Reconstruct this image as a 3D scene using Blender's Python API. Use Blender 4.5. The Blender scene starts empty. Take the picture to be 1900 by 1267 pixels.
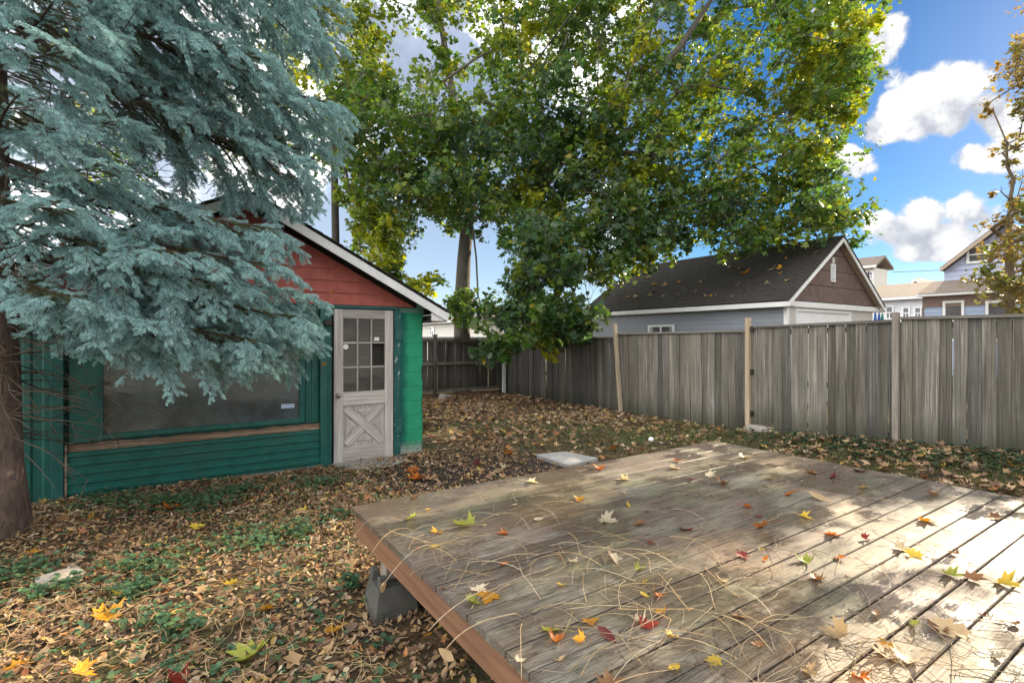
import bpy, math, random
import numpy as np
from mathutils import Vector, Matrix
R = math.radians
random.seed(7); rng = np.random.default_rng(11)
S = bpy.context.scene
COL = S.collection

# ---------------------------------------------------------------- camera
CAMZ = 1.60; FPX = 955.0; CX = 950.0; HY = 628.0; YAW = R(33.75)
SY, CY = math.sin(YAW), math.cos(YAW)
cam = bpy.data.cameras.new('camera'); camo = bpy.data.objects.new('camera', cam); COL.objects.link(camo)
camo.location = (0, 0, CAMZ); camo.rotation_euler = (R(90), 0, -YAW)
cam.sensor_width = 36.0; cam.lens = 36.0 * FPX / 1900.0; cam.shift_y = -(633.5 - HY) / 1900.0
cam.clip_start = 0.05; cam.clip_end = 3000
S.camera = camo
S.render.resolution_x = 1024; S.render.resolution_y = 682

def P(px, py, f):                       # photo pixel + distance along the view axis -> world point
    u = (px - CX) / FPX; v = (HY - py) / FPX
    r = u * f
    return Vector((SY * f + CY * r, CY * f - SY * r, CAMZ + v * f))
def PX(px, py, X):
    u = (px - CX) / FPX; return P(px, py, X / (SY + CY * u))
def PY(px, py, Y):
    u = (px - CX) / FPX; return P(px, py, Y / (CY - SY * u))
def PZ(px, py, z):
    return P(px, py, (CAMZ - z) * FPX / (py - HY))

# ---------------------------------------------------------------- world, sun, exposure
SUN_EL = R(23); SUN_AZ = R(84)          # azimuth from +Y towards +X
SUND = Vector((math.sin(SUN_AZ) * math.cos(SUN_EL), math.cos(SUN_AZ) * math.cos(SUN_EL), math.sin(SUN_EL)))
W = bpy.data.worlds.new('World'); S.world = W; W.use_nodes = True
SKY_STRENGTH = 0.06; BIGOFF = (2.0, 5.0, 1.0)
def build_world():
    nt = W.node_tree; nt.nodes.clear(); N = nt.nodes; L = nt.links
    def nd(t, **k):
        n = N.new(t)
        for a, b in k.items(): setattr(n, a, b)
        return n
    def put(n, i, v):
        if isinstance(v, bpy.types.NodeSocket): L.new(v, n.inputs[i])
        else: n.inputs[i].default_value = v
    def m(op, a, b=0.0, c=0.0, clamp=False):
        n = nd('ShaderNodeMath', operation=op, use_clamp=clamp)
        put(n, 0, a); put(n, 1, b); put(n, 2, c); return n.outputs[0]
    def dot(v, w):
        n = nd('ShaderNodeVectorMath', operation='DOT_PRODUCT'); put(n, 0, v); put(n, 1, tuple(w)); return n.outputs['Value']
    def smooth(x, a, b):
        n = nd('ShaderNodeMapRange', interpolation_type='SMOOTHSTEP'); put(n, 0, x); put(n, 1, a); put(n, 2, b); return n.outputs[0]
    def mix(f, a, b):
        n = nd('ShaderNodeMix', data_type='RGBA'); put(n, 0, f); put(n, 6, a); put(n, 7, b); return n.outputs[2]
    tc = nd('ShaderNodeTexCoord'); D = tc.outputs['Generated']
    sky = nd('ShaderNodeTexSky', sky_type='NISHITA', sun_disc=False, sun_elevation=SUN_EL, sun_rotation=SUN_AZ,
             altitude=0, air_density=0.8, dust_density=0.1, ozone_density=2.2)
    fbm = nd('ShaderNodeTexNoise'); put(fbm, 'Vector', D); put(fbm, 'Scale', 15.0); put(fbm, 'Detail', 6.0); put(fbm, 'Roughness', 0.63)
    vor = nd('ShaderNodeTexVoronoi', feature='F1'); put(vor, 'Scale', 26.0)
    warp = nd('ShaderNodeVectorMath', operation='MULTIPLY_ADD'); put(warp, 0, fbm.outputs['Color']); put(warp, 1, (0.05, 0.05, 0.05)); put(warp, 2, D); L.new(warp.outputs[0], vor.inputs['Vector'])
    bo = nd('ShaderNodeVectorMath', operation='ADD'); put(bo, 0, D); put(bo, 1, BIGOFF); big_v = bo.outputs[0]
    big = nd('ShaderNodeTexNoise'); put(big, 'Vector', big_v); put(big, 'Scale', 3.1); put(big, 'Detail', 2.0); put(big, 'Roughness', 0.5)
    puff = m('SUBTRACT', 0.5, vor.outputs['Distance'])
    bump = m('ADD', m('MULTIPLY', puff, 0.55), m('MULTIPLY', m('SUBTRACT', fbm.outputs[0], 0.5), 1.7))
    # fixed compass frame: every cloud is an ellipse in (right, up) slopes about the yard's long view
    ax_r, ax_f = (CY, -SY, 0.0), (SY, CY, 0.0)
    fw = m('MAXIMUM', dot(D, ax_f), 0.02)
    cu = m('DIVIDE', dot(D, ax_r), fw); cv = m('DIVIDE', dot(D, (0, 0, 1)), fw)
    comb = nd('ShaderNodeCombineXYZ'); put(comb, 0, cu); put(comb, 1, cv); UV = comb.outputs[0]
    groups = [((268, 105), [(1735, 215, 140, 44), (1728, 178, 105, 60), (1770, 158, 74, 54), (1690, 208, 66, 38), (1640, 240, 52, 26), (1830, 205, 66, 46), (1870, 235, 60, 28)]),
              ((326, 258), [(1572, 302, 58, 24), (1556, 286, 36, 26)]),
              ((488, 355), [(1735, 436, 130, 42), (1660, 425, 66, 36), (1720, 398, 60, 38), (1800, 396, 84, 42), (1720, 468, 70, 20), (1850, 430, 50, 36)]),
              ((345, 215), [(1850, 292, 100, 32), (1925, 265, 90, 50)]),
              ((130, 10), [(1625, 78, 54, 42), (1645, 42, 38, 26), (1560, 30, 60, 40)])]
    field = None
    for (gb, gt), clouds in groups:
        un = m('MULTIPLY_ADD', cv, FPX / (gb - gt), -(HY - gb) / (gb - gt)); gf = None
        for px, py, wx, wy in clouds:
            sc = (FPX / wx, FPX / wy, 0.0); c = ((px - CX) / FPX, (HY - py) / FPX)
            n = nd('ShaderNodeVectorMath', operation='MULTIPLY_ADD'); put(n, 0, UV); put(n, 1, sc); put(n, 2, (-c[0] * sc[0], -c[1] * sc[1], 0.0))
            ln = nd('ShaderNodeVectorMath', operation='LENGTH'); L.new(n.outputs[0], ln.inputs[0])
            gf = ln.outputs['Value'] if gf is None else m('SMOOTH_MIN', gf, ln.outputs['Value'], 0.25)
        if field is None: field, under = gf, un
        else:
            nx = nd('ShaderNodeMix', data_type='FLOAT'); put(nx, 0, m('LESS_THAN', gf, field)); put(nx, 2, under); put(nx, 3, un); under = nx.outputs[0]
            field = m('MINIMUM', field, gf)
    field = m('SUBTRACT', 1.0, field)
    named = m('ADD', field, m('MULTIPLY', bump, 1.0))
    named_mask = smooth(named, -0.06, 0.30)
    cdir = (P(1760, 250, 1.0) - Vector((0, 0, CAMZ))).normalized()
    clear = smooth(dot(D, cdir), 0.87, 0.95)
    cdir2 = (P(880, 490, 1.0) - Vector((0, 0, CAMZ))).normalized(); clear2 = smooth(dot(D, cdir2), 0.94, 0.985)
    gen = m('ADD', m('ADD', m('MULTIPLY_ADD', clear2, -0.22, big.outputs[0]), m('MULTIPLY', bump, 0.16)), m('MULTIPLY', clear, -0.6))
    gen_mask = smooth(gen, 0.42, 0.54)
    veil = m('MULTIPLY_ADD', clear, -0.30, 0.30)            # thin high cloud outside the clear patch
    mask = m('MAXIMUM', named_mask, m('MAXIMUM', gen_mask, veil))
    sh_named = smooth(m('ADD', under, m('MULTIPLY', bump, 1.5)), -0.15, 0.75)
    sh_gen = smooth(m('SUBTRACT', 1.0, m('ABSOLUTE', m('SUBTRACT', gen, 0.62))), 0.7, 1.0)
    sh = m('MULTIPLY_ADD', named_mask, m('SUBTRACT', sh_named, sh_gen), sh_gen)
    k = 1.0 / SKY_STRENGTH
    # clouds away from the sun are front-lit and brighter than those seen against it
    front = m('MULTIPLY_ADD', dot(D, tuple(SUND)), -0.5, 0.5)
    named_col = mix(sh_named, (0.125 * k, 0.13 * k, 0.145 * k, 1), (0.265 * k, 0.263 * k, 0.258 * k, 1))
    gl = m('MULTIPLY', m('MULTIPLY_ADD', sh_gen, 0.5, 0.5), m('MULTIPLY_ADD', front, 1.25, 0.34))
    gcol = nd('ShaderNodeVectorMath', operation='SCALE'); put(gcol, 0, (1.0 * k, 0.985 * k, 0.955 * k)); put(gcol, 'Scale', gl)
    cloud = mix(named_mask, gcol.outputs[0], named_col)
    hs = nd('ShaderNodeHueSaturation'); put(hs, 'Saturation', 1.42); put(hs, 'Value', 0.45); put(hs, 'Color', sky.outputs[0])
    col = mix(m('MULTIPLY', mask, 0.97), hs.outputs[0], cloud)
    bg = nd('ShaderNodeBackground'); put(bg, 0, col); put(bg, 1, SKY_STRENGTH)
    out = nd('ShaderNodeOutputWorld'); L.new(bg.outputs[0], out.inputs[0])
build_world()
W.cycles.sampling_method = 'MANUAL'; W.cycles.sample_map_resolution = 256
sl = bpy.data.lights.new('sun', 'SUN'); slo = bpy.data.objects.new('sun', sl); COL.objects.link(slo)
sl.energy = 2.8; sl.angle = R(0.53); sl.color = (1.0, 0.82, 0.58)
slo.rotation_euler = (-SUND).to_track_quat('-Z', 'Y').to_euler(); slo.location = (30, 5, 20)
S.view_settings.view_transform = 'Standard'; S.view_settings.look = 'None'
S.view_settings.gamma = 1.0; S.view_settings.use_curve_mapping = False
S.view_settings.exposure = 2.2
S.render.engine = 'CYCLES'
S.cycles.max_bounces = 5; S.cycles.diffuse_bounces = 3; S.cycles.transmission_bounces = 3; S.cycles.glossy_bounces = 2; S.cycles.transparent_max_bounces = 4

# ---------------------------------------------------------------- materials
MATS = {}
def new_mat(name):
    m = bpy.data.materials.new(name); m.use_nodes = True
    m.node_tree.nodes.clear(); MATS[name] = m
    return m, m.node_tree
class G:
    """tiny node-graph helper"""
    def __init__(s, name):
        s.m, s.nt = new_mat(name); s.N = s.nt.nodes; s.L = s.nt.links
    def nd(s, t, **k):
        n = s.N.new(t)
        for a, b in k.items(): setattr(n, a, b)
        return n
    def put(s, n, i, v):
        if isinstance(v, bpy.types.NodeSocket): s.L.new(v, n.inputs[i])
        elif v is not None: n.inputs[i].default_value = v
    def math(s, op, a, b=0.0, c=0.0, clamp=False):
        n = s.nd('ShaderNodeMath', operation=op, use_clamp=clamp); s.put(n, 0, a); s.put(n, 1, b); s.put(n, 2, c); return n.outputs[0]
    def coord(s, which='Object'):
        return s.nd('ShaderNodeTexCoord').outputs[which]
    def geo(s):
        return s.nd('ShaderNodeNewGeometry').outputs['Position']
    def mapping(s, v, scale=(1, 1, 1), loc=(0, 0, 0)):
        n = s.nd('ShaderNodeMapping'); s.put(n, 0, v); n.inputs['Scale'].default_value = scale
        s.put(n, 1, loc); return n.outputs[0]
    def noise(s, v, scale=5, detail=4, rough=0.6, dist=0.0):
        n = s.nd('ShaderNodeTexNoise'); s.put(n, 'Vector', v); s.put(n, 'Scale', scale); s.put(n, 'Detail', detail); s.put(n, 'Roughness', rough); s.put(n, 'Distortion', dist)
        return n.outputs[0]
    def ramp(s, x, stops):
        n = s.nd('ShaderNodeValToRGB'); s.put(n, 0, x); e = n.color_ramp.elements
        while len(e) < len(stops): e.new(0.5)
        for i, (p, c) in enumerate(stops):
            e[i].position = p; e[i].color = (c[0], c[1], c[2], 1) if not isinstance(c, (int, float)) else (c, c, c, 1)
        return n.outputs[0]
    def mixc(s, f, a, b, bt='MIX'):
        n = s.nd('ShaderNodeMix', data_type='RGBA', blend_type=bt)
        fix = lambda c: (c[0], c[1], c[2], 1) if isinstance(c, tuple) else c
        s.put(n, 0, f); s.put(n, 6, fix(a)); s.put(n, 7, fix(b)); return n.outputs[2]
    def rand(s):
        return s.nd('ShaderNodeObjectInfo').outputs['Random']
    def combine(s, x=0.0, y=0.0, z=0.0):
        n = s.nd('ShaderNodeCombineXYZ'); s.put(n, 0, x); s.put(n, 1, y); s.put(n, 2, z); return n.outputs[0]
    def bump(s, h, strength=0.3, dist=0.01):
        n = s.nd('ShaderNodeBump'); s.put(n, 'Height', h); s.put(n, 'Strength', strength); s.put(n, 'Distance', dist); return n.outputs[0]
    def out(s, color, rough=0.7, normal=None, spec=0.4, metal=0.0, **kw):
        b = s.nd('ShaderNodeBsdfPrincipled')
        s.put(b, 'Base Color', (color[0], color[1], color[2], 1) if isinstance(color, tuple) else color)
        s.put(b, 'Roughness', rough); s.put(b, 'Specular IOR Level', spec); s.put(b, 'Metallic', metal)
        if normal is not None: s.put(b, 'Normal', normal)
        for k, v in kw.items(): s.put(b, k, v)
        o = s.nd('ShaderNodeOutputMaterial'); s.L.new(b.outputs[0], o.inputs[0]); return s.m

def wood(name, dark, mid, light, axis=0, foot=None, grain=40, rough=(0.55, 0.8), bump=0.35, green=None, vary=0.35, spec=0.3, knots=True):
    g = G(name); c = g.coord(); r = g.rand()
    sc = [grain] * 3; sc[axis] = grain * 0.035
    off = g.combine(g.math('MULTIPLY', r, 37.0), g.math('MULTIPLY', r, 91.0), g.math('MULTIPLY', r, 53.0))
    n1 = g.noise(g.mapping(c, tuple(sc), off), 1.0, 6, 0.65, 0.6)
    sc2 = [5.0] * 3; sc2[axis] = 0.9
    n2 = g.noise(g.mapping(c, tuple(sc2), off), 1.0, 4, 0.6)
    col = g.ramp(n1, [(0.30, dark), (0.5, mid), (0.72, light)])
    col = g.mixc(g.ramp(n2, [(0.42, 0.0), (0.7, 0.65)]), col, dark)
    if green: col = g.mixc(g.ramp(g.noise(g.mapping(c, (1.7, 1.7, 1.7), off), 1.0, 5, 0.7), [(0.46, 0.0), (0.68, 0.55)]), col, green)
    if knots:
        v = g.nd('ShaderNodeTexVoronoi'); kk = [7.0] * 3; kk[axis] = 1.6
        g.put(v, 'Vector', g.mapping(c, tuple(kk), off)); g.put(v, 'Scale', 1.0)
        col = g.mixc(g.ramp(v.outputs['Distance'], [(0.03, 0.85), (0.10, 0.0)]), col, tuple(x * 0.45 for x in dark))
    if foot:                                            # algae and splash dirt on the foot of upright boards
        sp_ = g.nd('ShaderNodeSeparateXYZ'); g.put(sp_, 0, c)
        col = g.mixc(g.ramp(g.math('ADD', sp_.outputs[2], g.math('MULTIPLY', g.math('SUBTRACT', n2, 0.5), 0.5)), [(0.02, 0.8), (0.24, 0.0)]), col, foot)
    hv = g.nd('ShaderNodeHueSaturation'); g.put(hv, 'Color', col)
    g.put(hv, 'Value', g.math('MULTIPLY_ADD', r, vary * 2, 1.0 - vary))
    g.put(hv, 'Saturation', g.math('MULTIPLY_ADD', g.math('FRACT', g.math('MULTIPLY', r, 13.7)), 0.5, 0.75))
    rr = g.nd('ShaderNodeMapRange'); g.put(rr, 0, n2); g.put(rr, 1, 0.3); g.put(rr, 2, 0.7); g.put(rr, 3, rough[0]); g.put(rr, 4, rough[1])
    return g.out(hv.outputs[0], rr.outputs[0], g.bump(n1, bump, 0.004), spec)

def plain(name, col, rough=0.6, var=0.15, scale=8, spec=0.4, bump=0.0, metal=0.0, dirt=None):
    g = G(name); c = g.coord(); n = g.noise(c, scale, 6, 0.65)
    lo = tuple(x * (1 - var) for x in col); hi = tuple(min(1, x * (1 + var)) for x in col)
    cc = g.ramp(n, [(0.3, lo), (0.7, hi)])
    if dirt: cc = g.mixc(g.ramp(g.noise(c, scale * 0.4, 7, 0.7), [(0.5, 0.0), (0.75, 0.8)]), cc, dirt)
    return g.out(cc, rough, g.bump(n, bump, 0.01) if bump else None, spec, metal)

def leafmat(name, attr=True, col=(0.3, 0.2, 0.05), trans=0.45, rough=0.55, spec=0.3, tint=(1.15, 1.1, 0.55)):
    g = G(name)
    if attr:
        a = g.nd('ShaderNodeAttribute'); a.attribute_name = 'col'; c = a.outputs['Color']
    else:
        n = g.noise(g.coord(), 22, 4, 0.6)
        hv = g.nd('ShaderNodeHueSaturation'); g.put(hv, 'Color', g.mixc(g.ramp(n, [(0.4, 0.0), (0.75, 0.75)]), col, tuple(x * y for x, y in zip(col, (0.55, 0.45, 0.4)))))
        g.put(hv, 'Value', g.math('MULTIPLY_ADD', g.rand(), 0.6, 0.7)); c = hv.outputs[0]
    b = g.nd('ShaderNodeBsdfPrincipled'); g.put(b, 'Base Color', c); g.put(b, 'Roughness', rough); g.put(b, 'Specular IOR Level', spec)
    t = g.nd('ShaderNodeBsdfTranslucent'); g.put(t, 'Color', g.mixc(1.0, c, (tint[0], tint[1], tint[2]), 'MULTIPLY'))
    mx = g.nd('ShaderNodeMixShader'); g.put(mx, 0, trans); g.L.new(b.outputs[0], mx.inputs[1]); g.L.new(t.outputs[0], mx.inputs[2])
    o = g.nd('ShaderNodeOutputMaterial'); g.L.new(mx.outputs[0], o.inputs[0]); return g.m

def deck_material():
    g = G('deck_wood'); c = g.coord(); pos = g.geo(); r = g.rand()
    off = g.combine(g.math('MULTIPLY', r, 37.0), g.math('MULTIPLY', r, 91.0), 0.0)
    n1 = g.noise(g.mapping(c, (4.5, 95, 95), off), 1.0, 8, 0.72, 1.2)
    crack = g.noise(g.mapping(c, (3.0, 70, 70), off), 1.0, 3, 0.5, 0.6)
    n2 = g.noise(g.mapping(c, (1.1, 9, 9), off), 1.0, 5, 0.65)
    fine = g.noise(g.mapping(c, (14, 130, 60), off), 1.0, 4, 0.7)
    stain = g.noise(g.mapping(pos, (0.8, 1.2, 1), (4.3, 1.2, 0)), 1.0, 6, 0.66)
    col = g.ramp(n1, [(0.34, (0.058, 0.052, 0.043)), (0.48, (0.175, 0.160, 0.132)), (0.66, (0.36, 0.335, 0.28))])
    tan = g.ramp(n1, [(0.34, (0.12, 0.068, 0.034)), (0.5, (0.30, 0.185, 0.092)), (0.68, (0.46, 0.32, 0.18))])
    brown = g.ramp(n1, [(0.34, (0.045, 0.032, 0.026)), (0.5, (0.130, 0.092, 0.072)), (0.68, (0.23, 0.175, 0.145))])
    col = g.mixc(g.ramp(stain, [(0.47, 0.0), (0.62, 0.9)]), col, tan)
    st2 = g.noise(g.mapping(pos, (0.9, 1.0, 1), (9, 3, 0)), 1.0, 6, 0.68)
    col = g.mixc(g.ramp(st2, [(0.42, 0.0), (0.56, 0.9)]), col, brown)
    moss = g.noise(g.mapping(pos, (1.6, 2.2, 1), (3, 7, 0)), 1.0, 6, 0.7)
    col = g.mixc(g.ramp(moss, [(0.47, 0.0), (0.70, 0.65)]), col, (0.16, 0.185, 0.095))
    col = g.mixc(g.ramp(n2, [(0.50, 0.0), (0.72, 0.65)]), col, (0.085, 0.068, 0.055))
    col = g.mixc(g.ramp(fine, [(0.62, 0.0), (0.72, 0.55)]), col, (0.50, 0.47, 0.41))
    line = g.math('ABSOLUTE', g.math('SUBTRACT', crack, 0.5))
    col = g.mixc(g.ramp(line, [(0.008, 0.95), (0.02, 0.0)]), col, (0.022, 0.017, 0.013))
    v = g.nd('ShaderNodeTexVoronoi'); g.put(v, 'Vector', g.mapping(c, (1.3, 8, 8), off)); g.put(v, 'Scale', 1.0)
    col = g.mixc(g.ramp(v.outputs['Distance'], [(0.05, 0.85), (0.13, 0.0)]), col, (0.05, 0.032, 0.022))
    hv = g.nd('ShaderNodeHueSaturation'); g.put(hv, 'Color', col); g.put(hv, 'Value', g.math('MULTIPLY_ADD', r, 0.45, 0.60))
    wet = g.noise(g.mapping(pos, (1.9, 2.6, 1), (11, 2, 0)), 1.0, 4, 0.6)
    rough = g.ramp(g.math('ADD', wet, g.math('MULTIPLY', g.math('SUBTRACT', n1, 0.5), 0.12)), [(0.44, 0.62), (0.53, 0.36), (0.585, 0.09)])
    cc = g.mixc(g.ramp(wet, [(0.45, 0.0), (0.60, 0.6)]), hv.outputs[0], (0.085, 0.062, 0.048))
    return g.out(cc, rough, g.bump(g.math('ADD', n1, g.math('MULTIPLY', fine, 0.4)), 0.45, 0.003), 0.5)
deck_material()

def ground_material():
    g = G('soil'); p = g.geo()
    n1 = g.noise(p, 3.0, 8, 0.7); n2 = g.noise(p, 0.55, 4, 0.6); n3 = g.noise(p, 38, 5, 0.7)
    soil = g.ramp(n3, [(0.3, (0.028, 0.022, 0.017)), (0.7, (0.085, 0.064, 0.045))])
    grass = g.ramp(n3, [(0.3, (0.045, 0.060, 0.022)), (0.7, (0.13, 0.145, 0.060))])
    litter = g.ramp(n3, [(0.3, (0.07, 0.045, 0.022)), (0.7, (0.20, 0.135, 0.065))])
    c = g.mixc(g.ramp(n1, [(0.45, 0.0), (0.6, 1.0)]), soil, litter)
    c = g.mixc(g.ramp(n2, [(0.5, 0.0), (0.62, 0.85)]), c, grass)
    # trodden bare earth in front of the shed door
    def blob(cx, cy, r0, r1):
        v = g.nd('ShaderNodeVectorMath', operation='DISTANCE'); g.put(v, 0, p); g.put(v, 1, (cx, cy, 0.0))
        return g.ramp(g.math('ADD', v.outputs['Value'], g.math('MULTIPLY', g.math('SUBTRACT', n1, 0.5), 1.1)), [(r0 / 10, 1.0), (r1 / 10, 0.0)])
    def blob10(cx, cy, r0, r1):
        v = g.nd('ShaderNodeVectorMath', operation='DISTANCE'); g.put(v, 0, p); g.put(v, 1, (cx, cy, 0.0))
        x = g.math('DIVIDE', g.math('ADD', v.outputs['Value'], g.math('MULTIPLY', g.math('SUBTRACT', n1, 0.5), 1.1)), 10.0)
        return g.ramp(x, [(r0 / 10, 1.0), (r1 / 10, 0.0)])
    dark = g.ramp(n3, [(0.3, (0.022, 0.018, 0.016)), (0.7, (0.060, 0.048, 0.042))])
    c = g.mixc(blob10(2.7, 5.6, 0.6, 1.5), c, dark)
    c = g.mixc(blob10(3.7, 5.3, 0.3, 1.0), c, dark)
    return g.out(c, 0.9, g.bump(n3, 0.7, 0.03), 0.2)
ground_material()

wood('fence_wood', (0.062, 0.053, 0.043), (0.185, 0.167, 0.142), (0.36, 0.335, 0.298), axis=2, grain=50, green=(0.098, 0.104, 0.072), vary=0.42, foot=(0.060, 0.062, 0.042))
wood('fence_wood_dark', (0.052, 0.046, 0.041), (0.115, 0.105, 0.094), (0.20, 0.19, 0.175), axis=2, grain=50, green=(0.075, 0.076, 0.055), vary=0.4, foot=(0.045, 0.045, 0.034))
wood('fence_rail', (0.09, 0.08, 0.065), (0.17, 0.155, 0.13), (0.27, 0.25, 0.21), axis=1, grain=45, vary=0.25)
wood('post_tan', (0.26, 0.19, 0.12), (0.42, 0.32, 0.21), (0.55, 0.44, 0.31), axis=2, grain=45, vary=0.15)
wood('post_grey', (0.15, 0.13, 0.11), (0.26, 0.23, 0.20), (0.36, 0.33, 0.29), axis=2, grain=45, vary=0.15)
wood('rim_wood', (0.10, 0.050, 0.030), (0.20, 0.105, 0.062), (0.28, 0.16, 0.10), axis=1, grain=30, vary=0.12, knots=False)
wood('joist_wood', (0.08, 0.055, 0.035), (0.15, 0.10, 0.065), (0.22, 0.16, 0.11), axis=0, grain=30)
wood('door_wood', (0.27, 0.235, 0.215), (0.47, 0.43, 0.40), (0.64, 0.60, 0.575), axis=2, grain=40, vary=0.14, knots=False)
wood('door_wood_rail', (0.27, 0.235, 0.215), (0.48, 0.44, 0.415), (0.66, 0.62, 0.59), axis=0, grain=40, vary=0.14, knots=False)
wood('rotten_wood', (0.06, 0.04, 0.03), (0.24, 0.17, 0.12), (0.46, 0.38, 0.31), axis=0, grain=22, vary=0.1)
plain('green_metal', (0.014, 0.108, 0.088), 0.34, 0.22, 6, 0.5, dirt=(0.045, 0.105, 0.085))
plain('green_trim', (0.011, 0.088, 0.080), 0.5, 0.2, 9, 0.4, dirt=(0.05, 0.13, 0.11))
plain('bright_green_paint', (0.012, 0.30, 0.135), 0.55, 0.25, 5, 0.4, bump=0.3, dirt=(0.02, 0.20, 0.10))
plain('pale_green_paint', (0.10, 0.23, 0.185), 0.6, 0.2, 7)
plain('red_siding', (0.42, 0.120, 0.095), 0.7, 0.2, 10, 0.2, dirt=(0.31, 0.10, 0.085))
def trim_white():
    g = G('white_trim'); c = g.coord(); n = g.noise(c, 28, 6, 0.7)
    cc = g.mixc(g.ramp(n, [(0.60, 0.0), (0.68, 1.0)]), g.ramp(g.noise(c, 4, 4), [(0.3, (0.60, 0.60, 0.58)), (0.7, (0.78, 0.78, 0.77))]), (0.24, 0.22, 0.20))
    return g.out(cc, 0.55)
trim_white()
plain('clean_white', (0.74, 0.74, 0.74), 0.5, 0.06, 4)
plain('concrete', (0.31, 0.30, 0.275), 0.85, 0.25, 12, 0.3, bump=0.4, dirt=(0.19, 0.175, 0.145))
plain('paver', (0.33, 0.325, 0.32), 0.75, 0.16, 18, 0.35, bump=0.3, dirt=(0.24, 0.225, 0.19))
plain('block_concrete', (0.085, 0.083, 0.075), 0.9, 0.22, 14, 0.2, bump=0.4, dirt=(0.085, 0.085, 0.065))
plain('rock', (0.33, 0.30, 0.265), 0.85, 0.25, 9, 0.3, bump=0.6, dirt=(0.20, 0.17, 0.13))
plain('knob_metal', (0.30, 0.27, 0.23), 0.35, 0.2, 20, 0.5, metal=0.9)
plain('bracket_metal', (0.05, 0.045, 0.04), 0.5, 0.3, 20, 0.5, metal=0.6)
plain('sticker_white', (0.8, 0.8, 0.8), 0.4, 0.03)
plain('sticker_blue', (0.10, 0.30, 0.62), 0.4, 0.05)
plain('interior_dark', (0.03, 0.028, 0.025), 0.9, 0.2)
plain('rubber', (0.03, 0.03, 0.03), 0.5, 0.1)
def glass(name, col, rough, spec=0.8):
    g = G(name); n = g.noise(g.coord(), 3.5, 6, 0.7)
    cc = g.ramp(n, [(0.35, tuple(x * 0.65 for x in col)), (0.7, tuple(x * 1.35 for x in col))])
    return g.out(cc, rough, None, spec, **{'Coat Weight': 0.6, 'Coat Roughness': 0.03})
glass('pale_reflection_glass', (0.075, 0.095, 0.098), 0.10); glass('door_glass', (0.030, 0.030, 0.032), 0.05, 1.0); glass('far_glass', (0.10, 0.10, 0.11), 0.08)  # shed window: pale grey base stands in for reflected house and sky
def shingle_mat(name, a, b):
    g = G(name); p = g.geo(); n = g.noise(p, 9, 6, 0.7); n2 = g.noise(p, 70, 3, 0.7)
    c = g.ramp(g.math('ADD', g.math('MULTIPLY', n, 0.6), g.math('MULTIPLY', n2, 0.4)), [(0.35, a), (0.65, b)])
    return g.out(c, 0.9, g.bump(n2, 0.5, 0.01), 0.2)
shingle_mat('dark_shingle', (0.026, 0.024, 0.023), (0.075, 0.068, 0.062))
shingle_mat('grey_shingle', (0.16, 0.13, 0.11), (0.26, 0.215, 0.18))
plain('blue_grey_siding', (0.25, 0.275, 0.31), 0.6, 0.08, 3)
plain('gable_brown', (0.155, 0.108, 0.098), 0.75, 0.28, 7, 0.3, dirt=(0.10, 0.07, 0.066))
plain('soffit_tan', (0.42, 0.34, 0.27), 0.7, 0.08)
plain('garage_front', (0.50, 0.47, 0.45), 0.65, 0.06)
plain('blue_siding', (0.32, 0.39, 0.54), 0.6, 0.06, 3)
plain('violet_siding', (0.40, 0.44, 0.60), 0.6, 0.06, 3)
plain('white_siding', (0.66, 0.66, 0.68), 0.6, 0.05, 3)
plain('cyan_siding', (0.36, 0.56, 0.64), 0.6, 0.05, 3)
plain('cream_siding', (0.60, 0.58, 0.53), 0.65, 0.05, 3)
plain('brown_trim', (0.20, 0.14, 0.12), 0.7, 0.15)
plain('cloth_blue', (0.03, 0.10, 0.32), 0.8, 0.15); plain('cloth_green', (0.02, 0.20, 0.14), 0.8, 0.15)
def bark(name, a, b, sc=6.0):
    g = G(name); p = g.geo(); n = g.noise(g.mapping(p, (3, 3, 0.8)), sc, 7, 0.7, 0.4)
    n2 = g.noise(p, 1.4, 4)
    c = g.mixc(g.ramp(n2, [(0.4, 0.0), (0.7, 0.6)]), g.ramp(n, [(0.32, a), (0.68, b)]), tuple(x * 0.6 for x in b))
    return g.out(c, 0.9, g.bump(n, 0.9, 0.03), 0.2)
bark('maple_bark', (0.075, 0.066, 0.056), (0.24, 0.215, 0.185)); bark('spruce_bark', (0.10, 0.07, 0.062), (0.34, 0.255, 0.225), 9.0)
bark('twig_bark', (0.06, 0.045, 0.035), (0.15, 0.115, 0.088)); bark('dark_bark', (0.035, 0.03, 0.026), (0.10, 0.088, 0.075)); bark('tan_bark', (0.12, 0.09, 0.06), (0.26, 0.20, 0.14))
leafmat('maple_leaf', True, trans=0.55, spec=0.5, rough=0.40, tint=(1.1, 1.2, 0.5))
leafmat('litter_leaf', True, trans=0.15, spec=0.25, rough=0.6, tint=(1, 1, 1))
leafmat('spruce_needle', True, trans=0.12, spec=0.45, rough=0.45, tint=(1, 1, 1))
leafmat('grass_blade', True, trans=0.3)
for nm, cc in {'leaf_yellow': (0.68, 0.50, 0.07), 'leaf_gold': (0.66, 0.33, 0.03), 'leaf_orange': (0.50, 0.15, 0.025), 'leaf_red': (0.28, 0.035, 0.025),
               'leaf_brown': (0.26, 0.135, 0.065), 'leaf_tan': (0.50, 0.37, 0.21), 'leaf_cream': (0.66, 0.58, 0.42), 'leaf_lime': (0.42, 0.47, 0.09), 'leaf_maroon': (0.12, 0.022, 0.025)}.items():
    leafmat(nm, False, cc, 0.35, 0.5, 0.3, (1.1, 1.0, 0.7))
wood('stem', (0.30, 0.20, 0.11), (0.46, 0.35, 0.21), (0.60, 0.49, 0.33), axis=0, grain=60, vary=0.4, knots=False)
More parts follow.
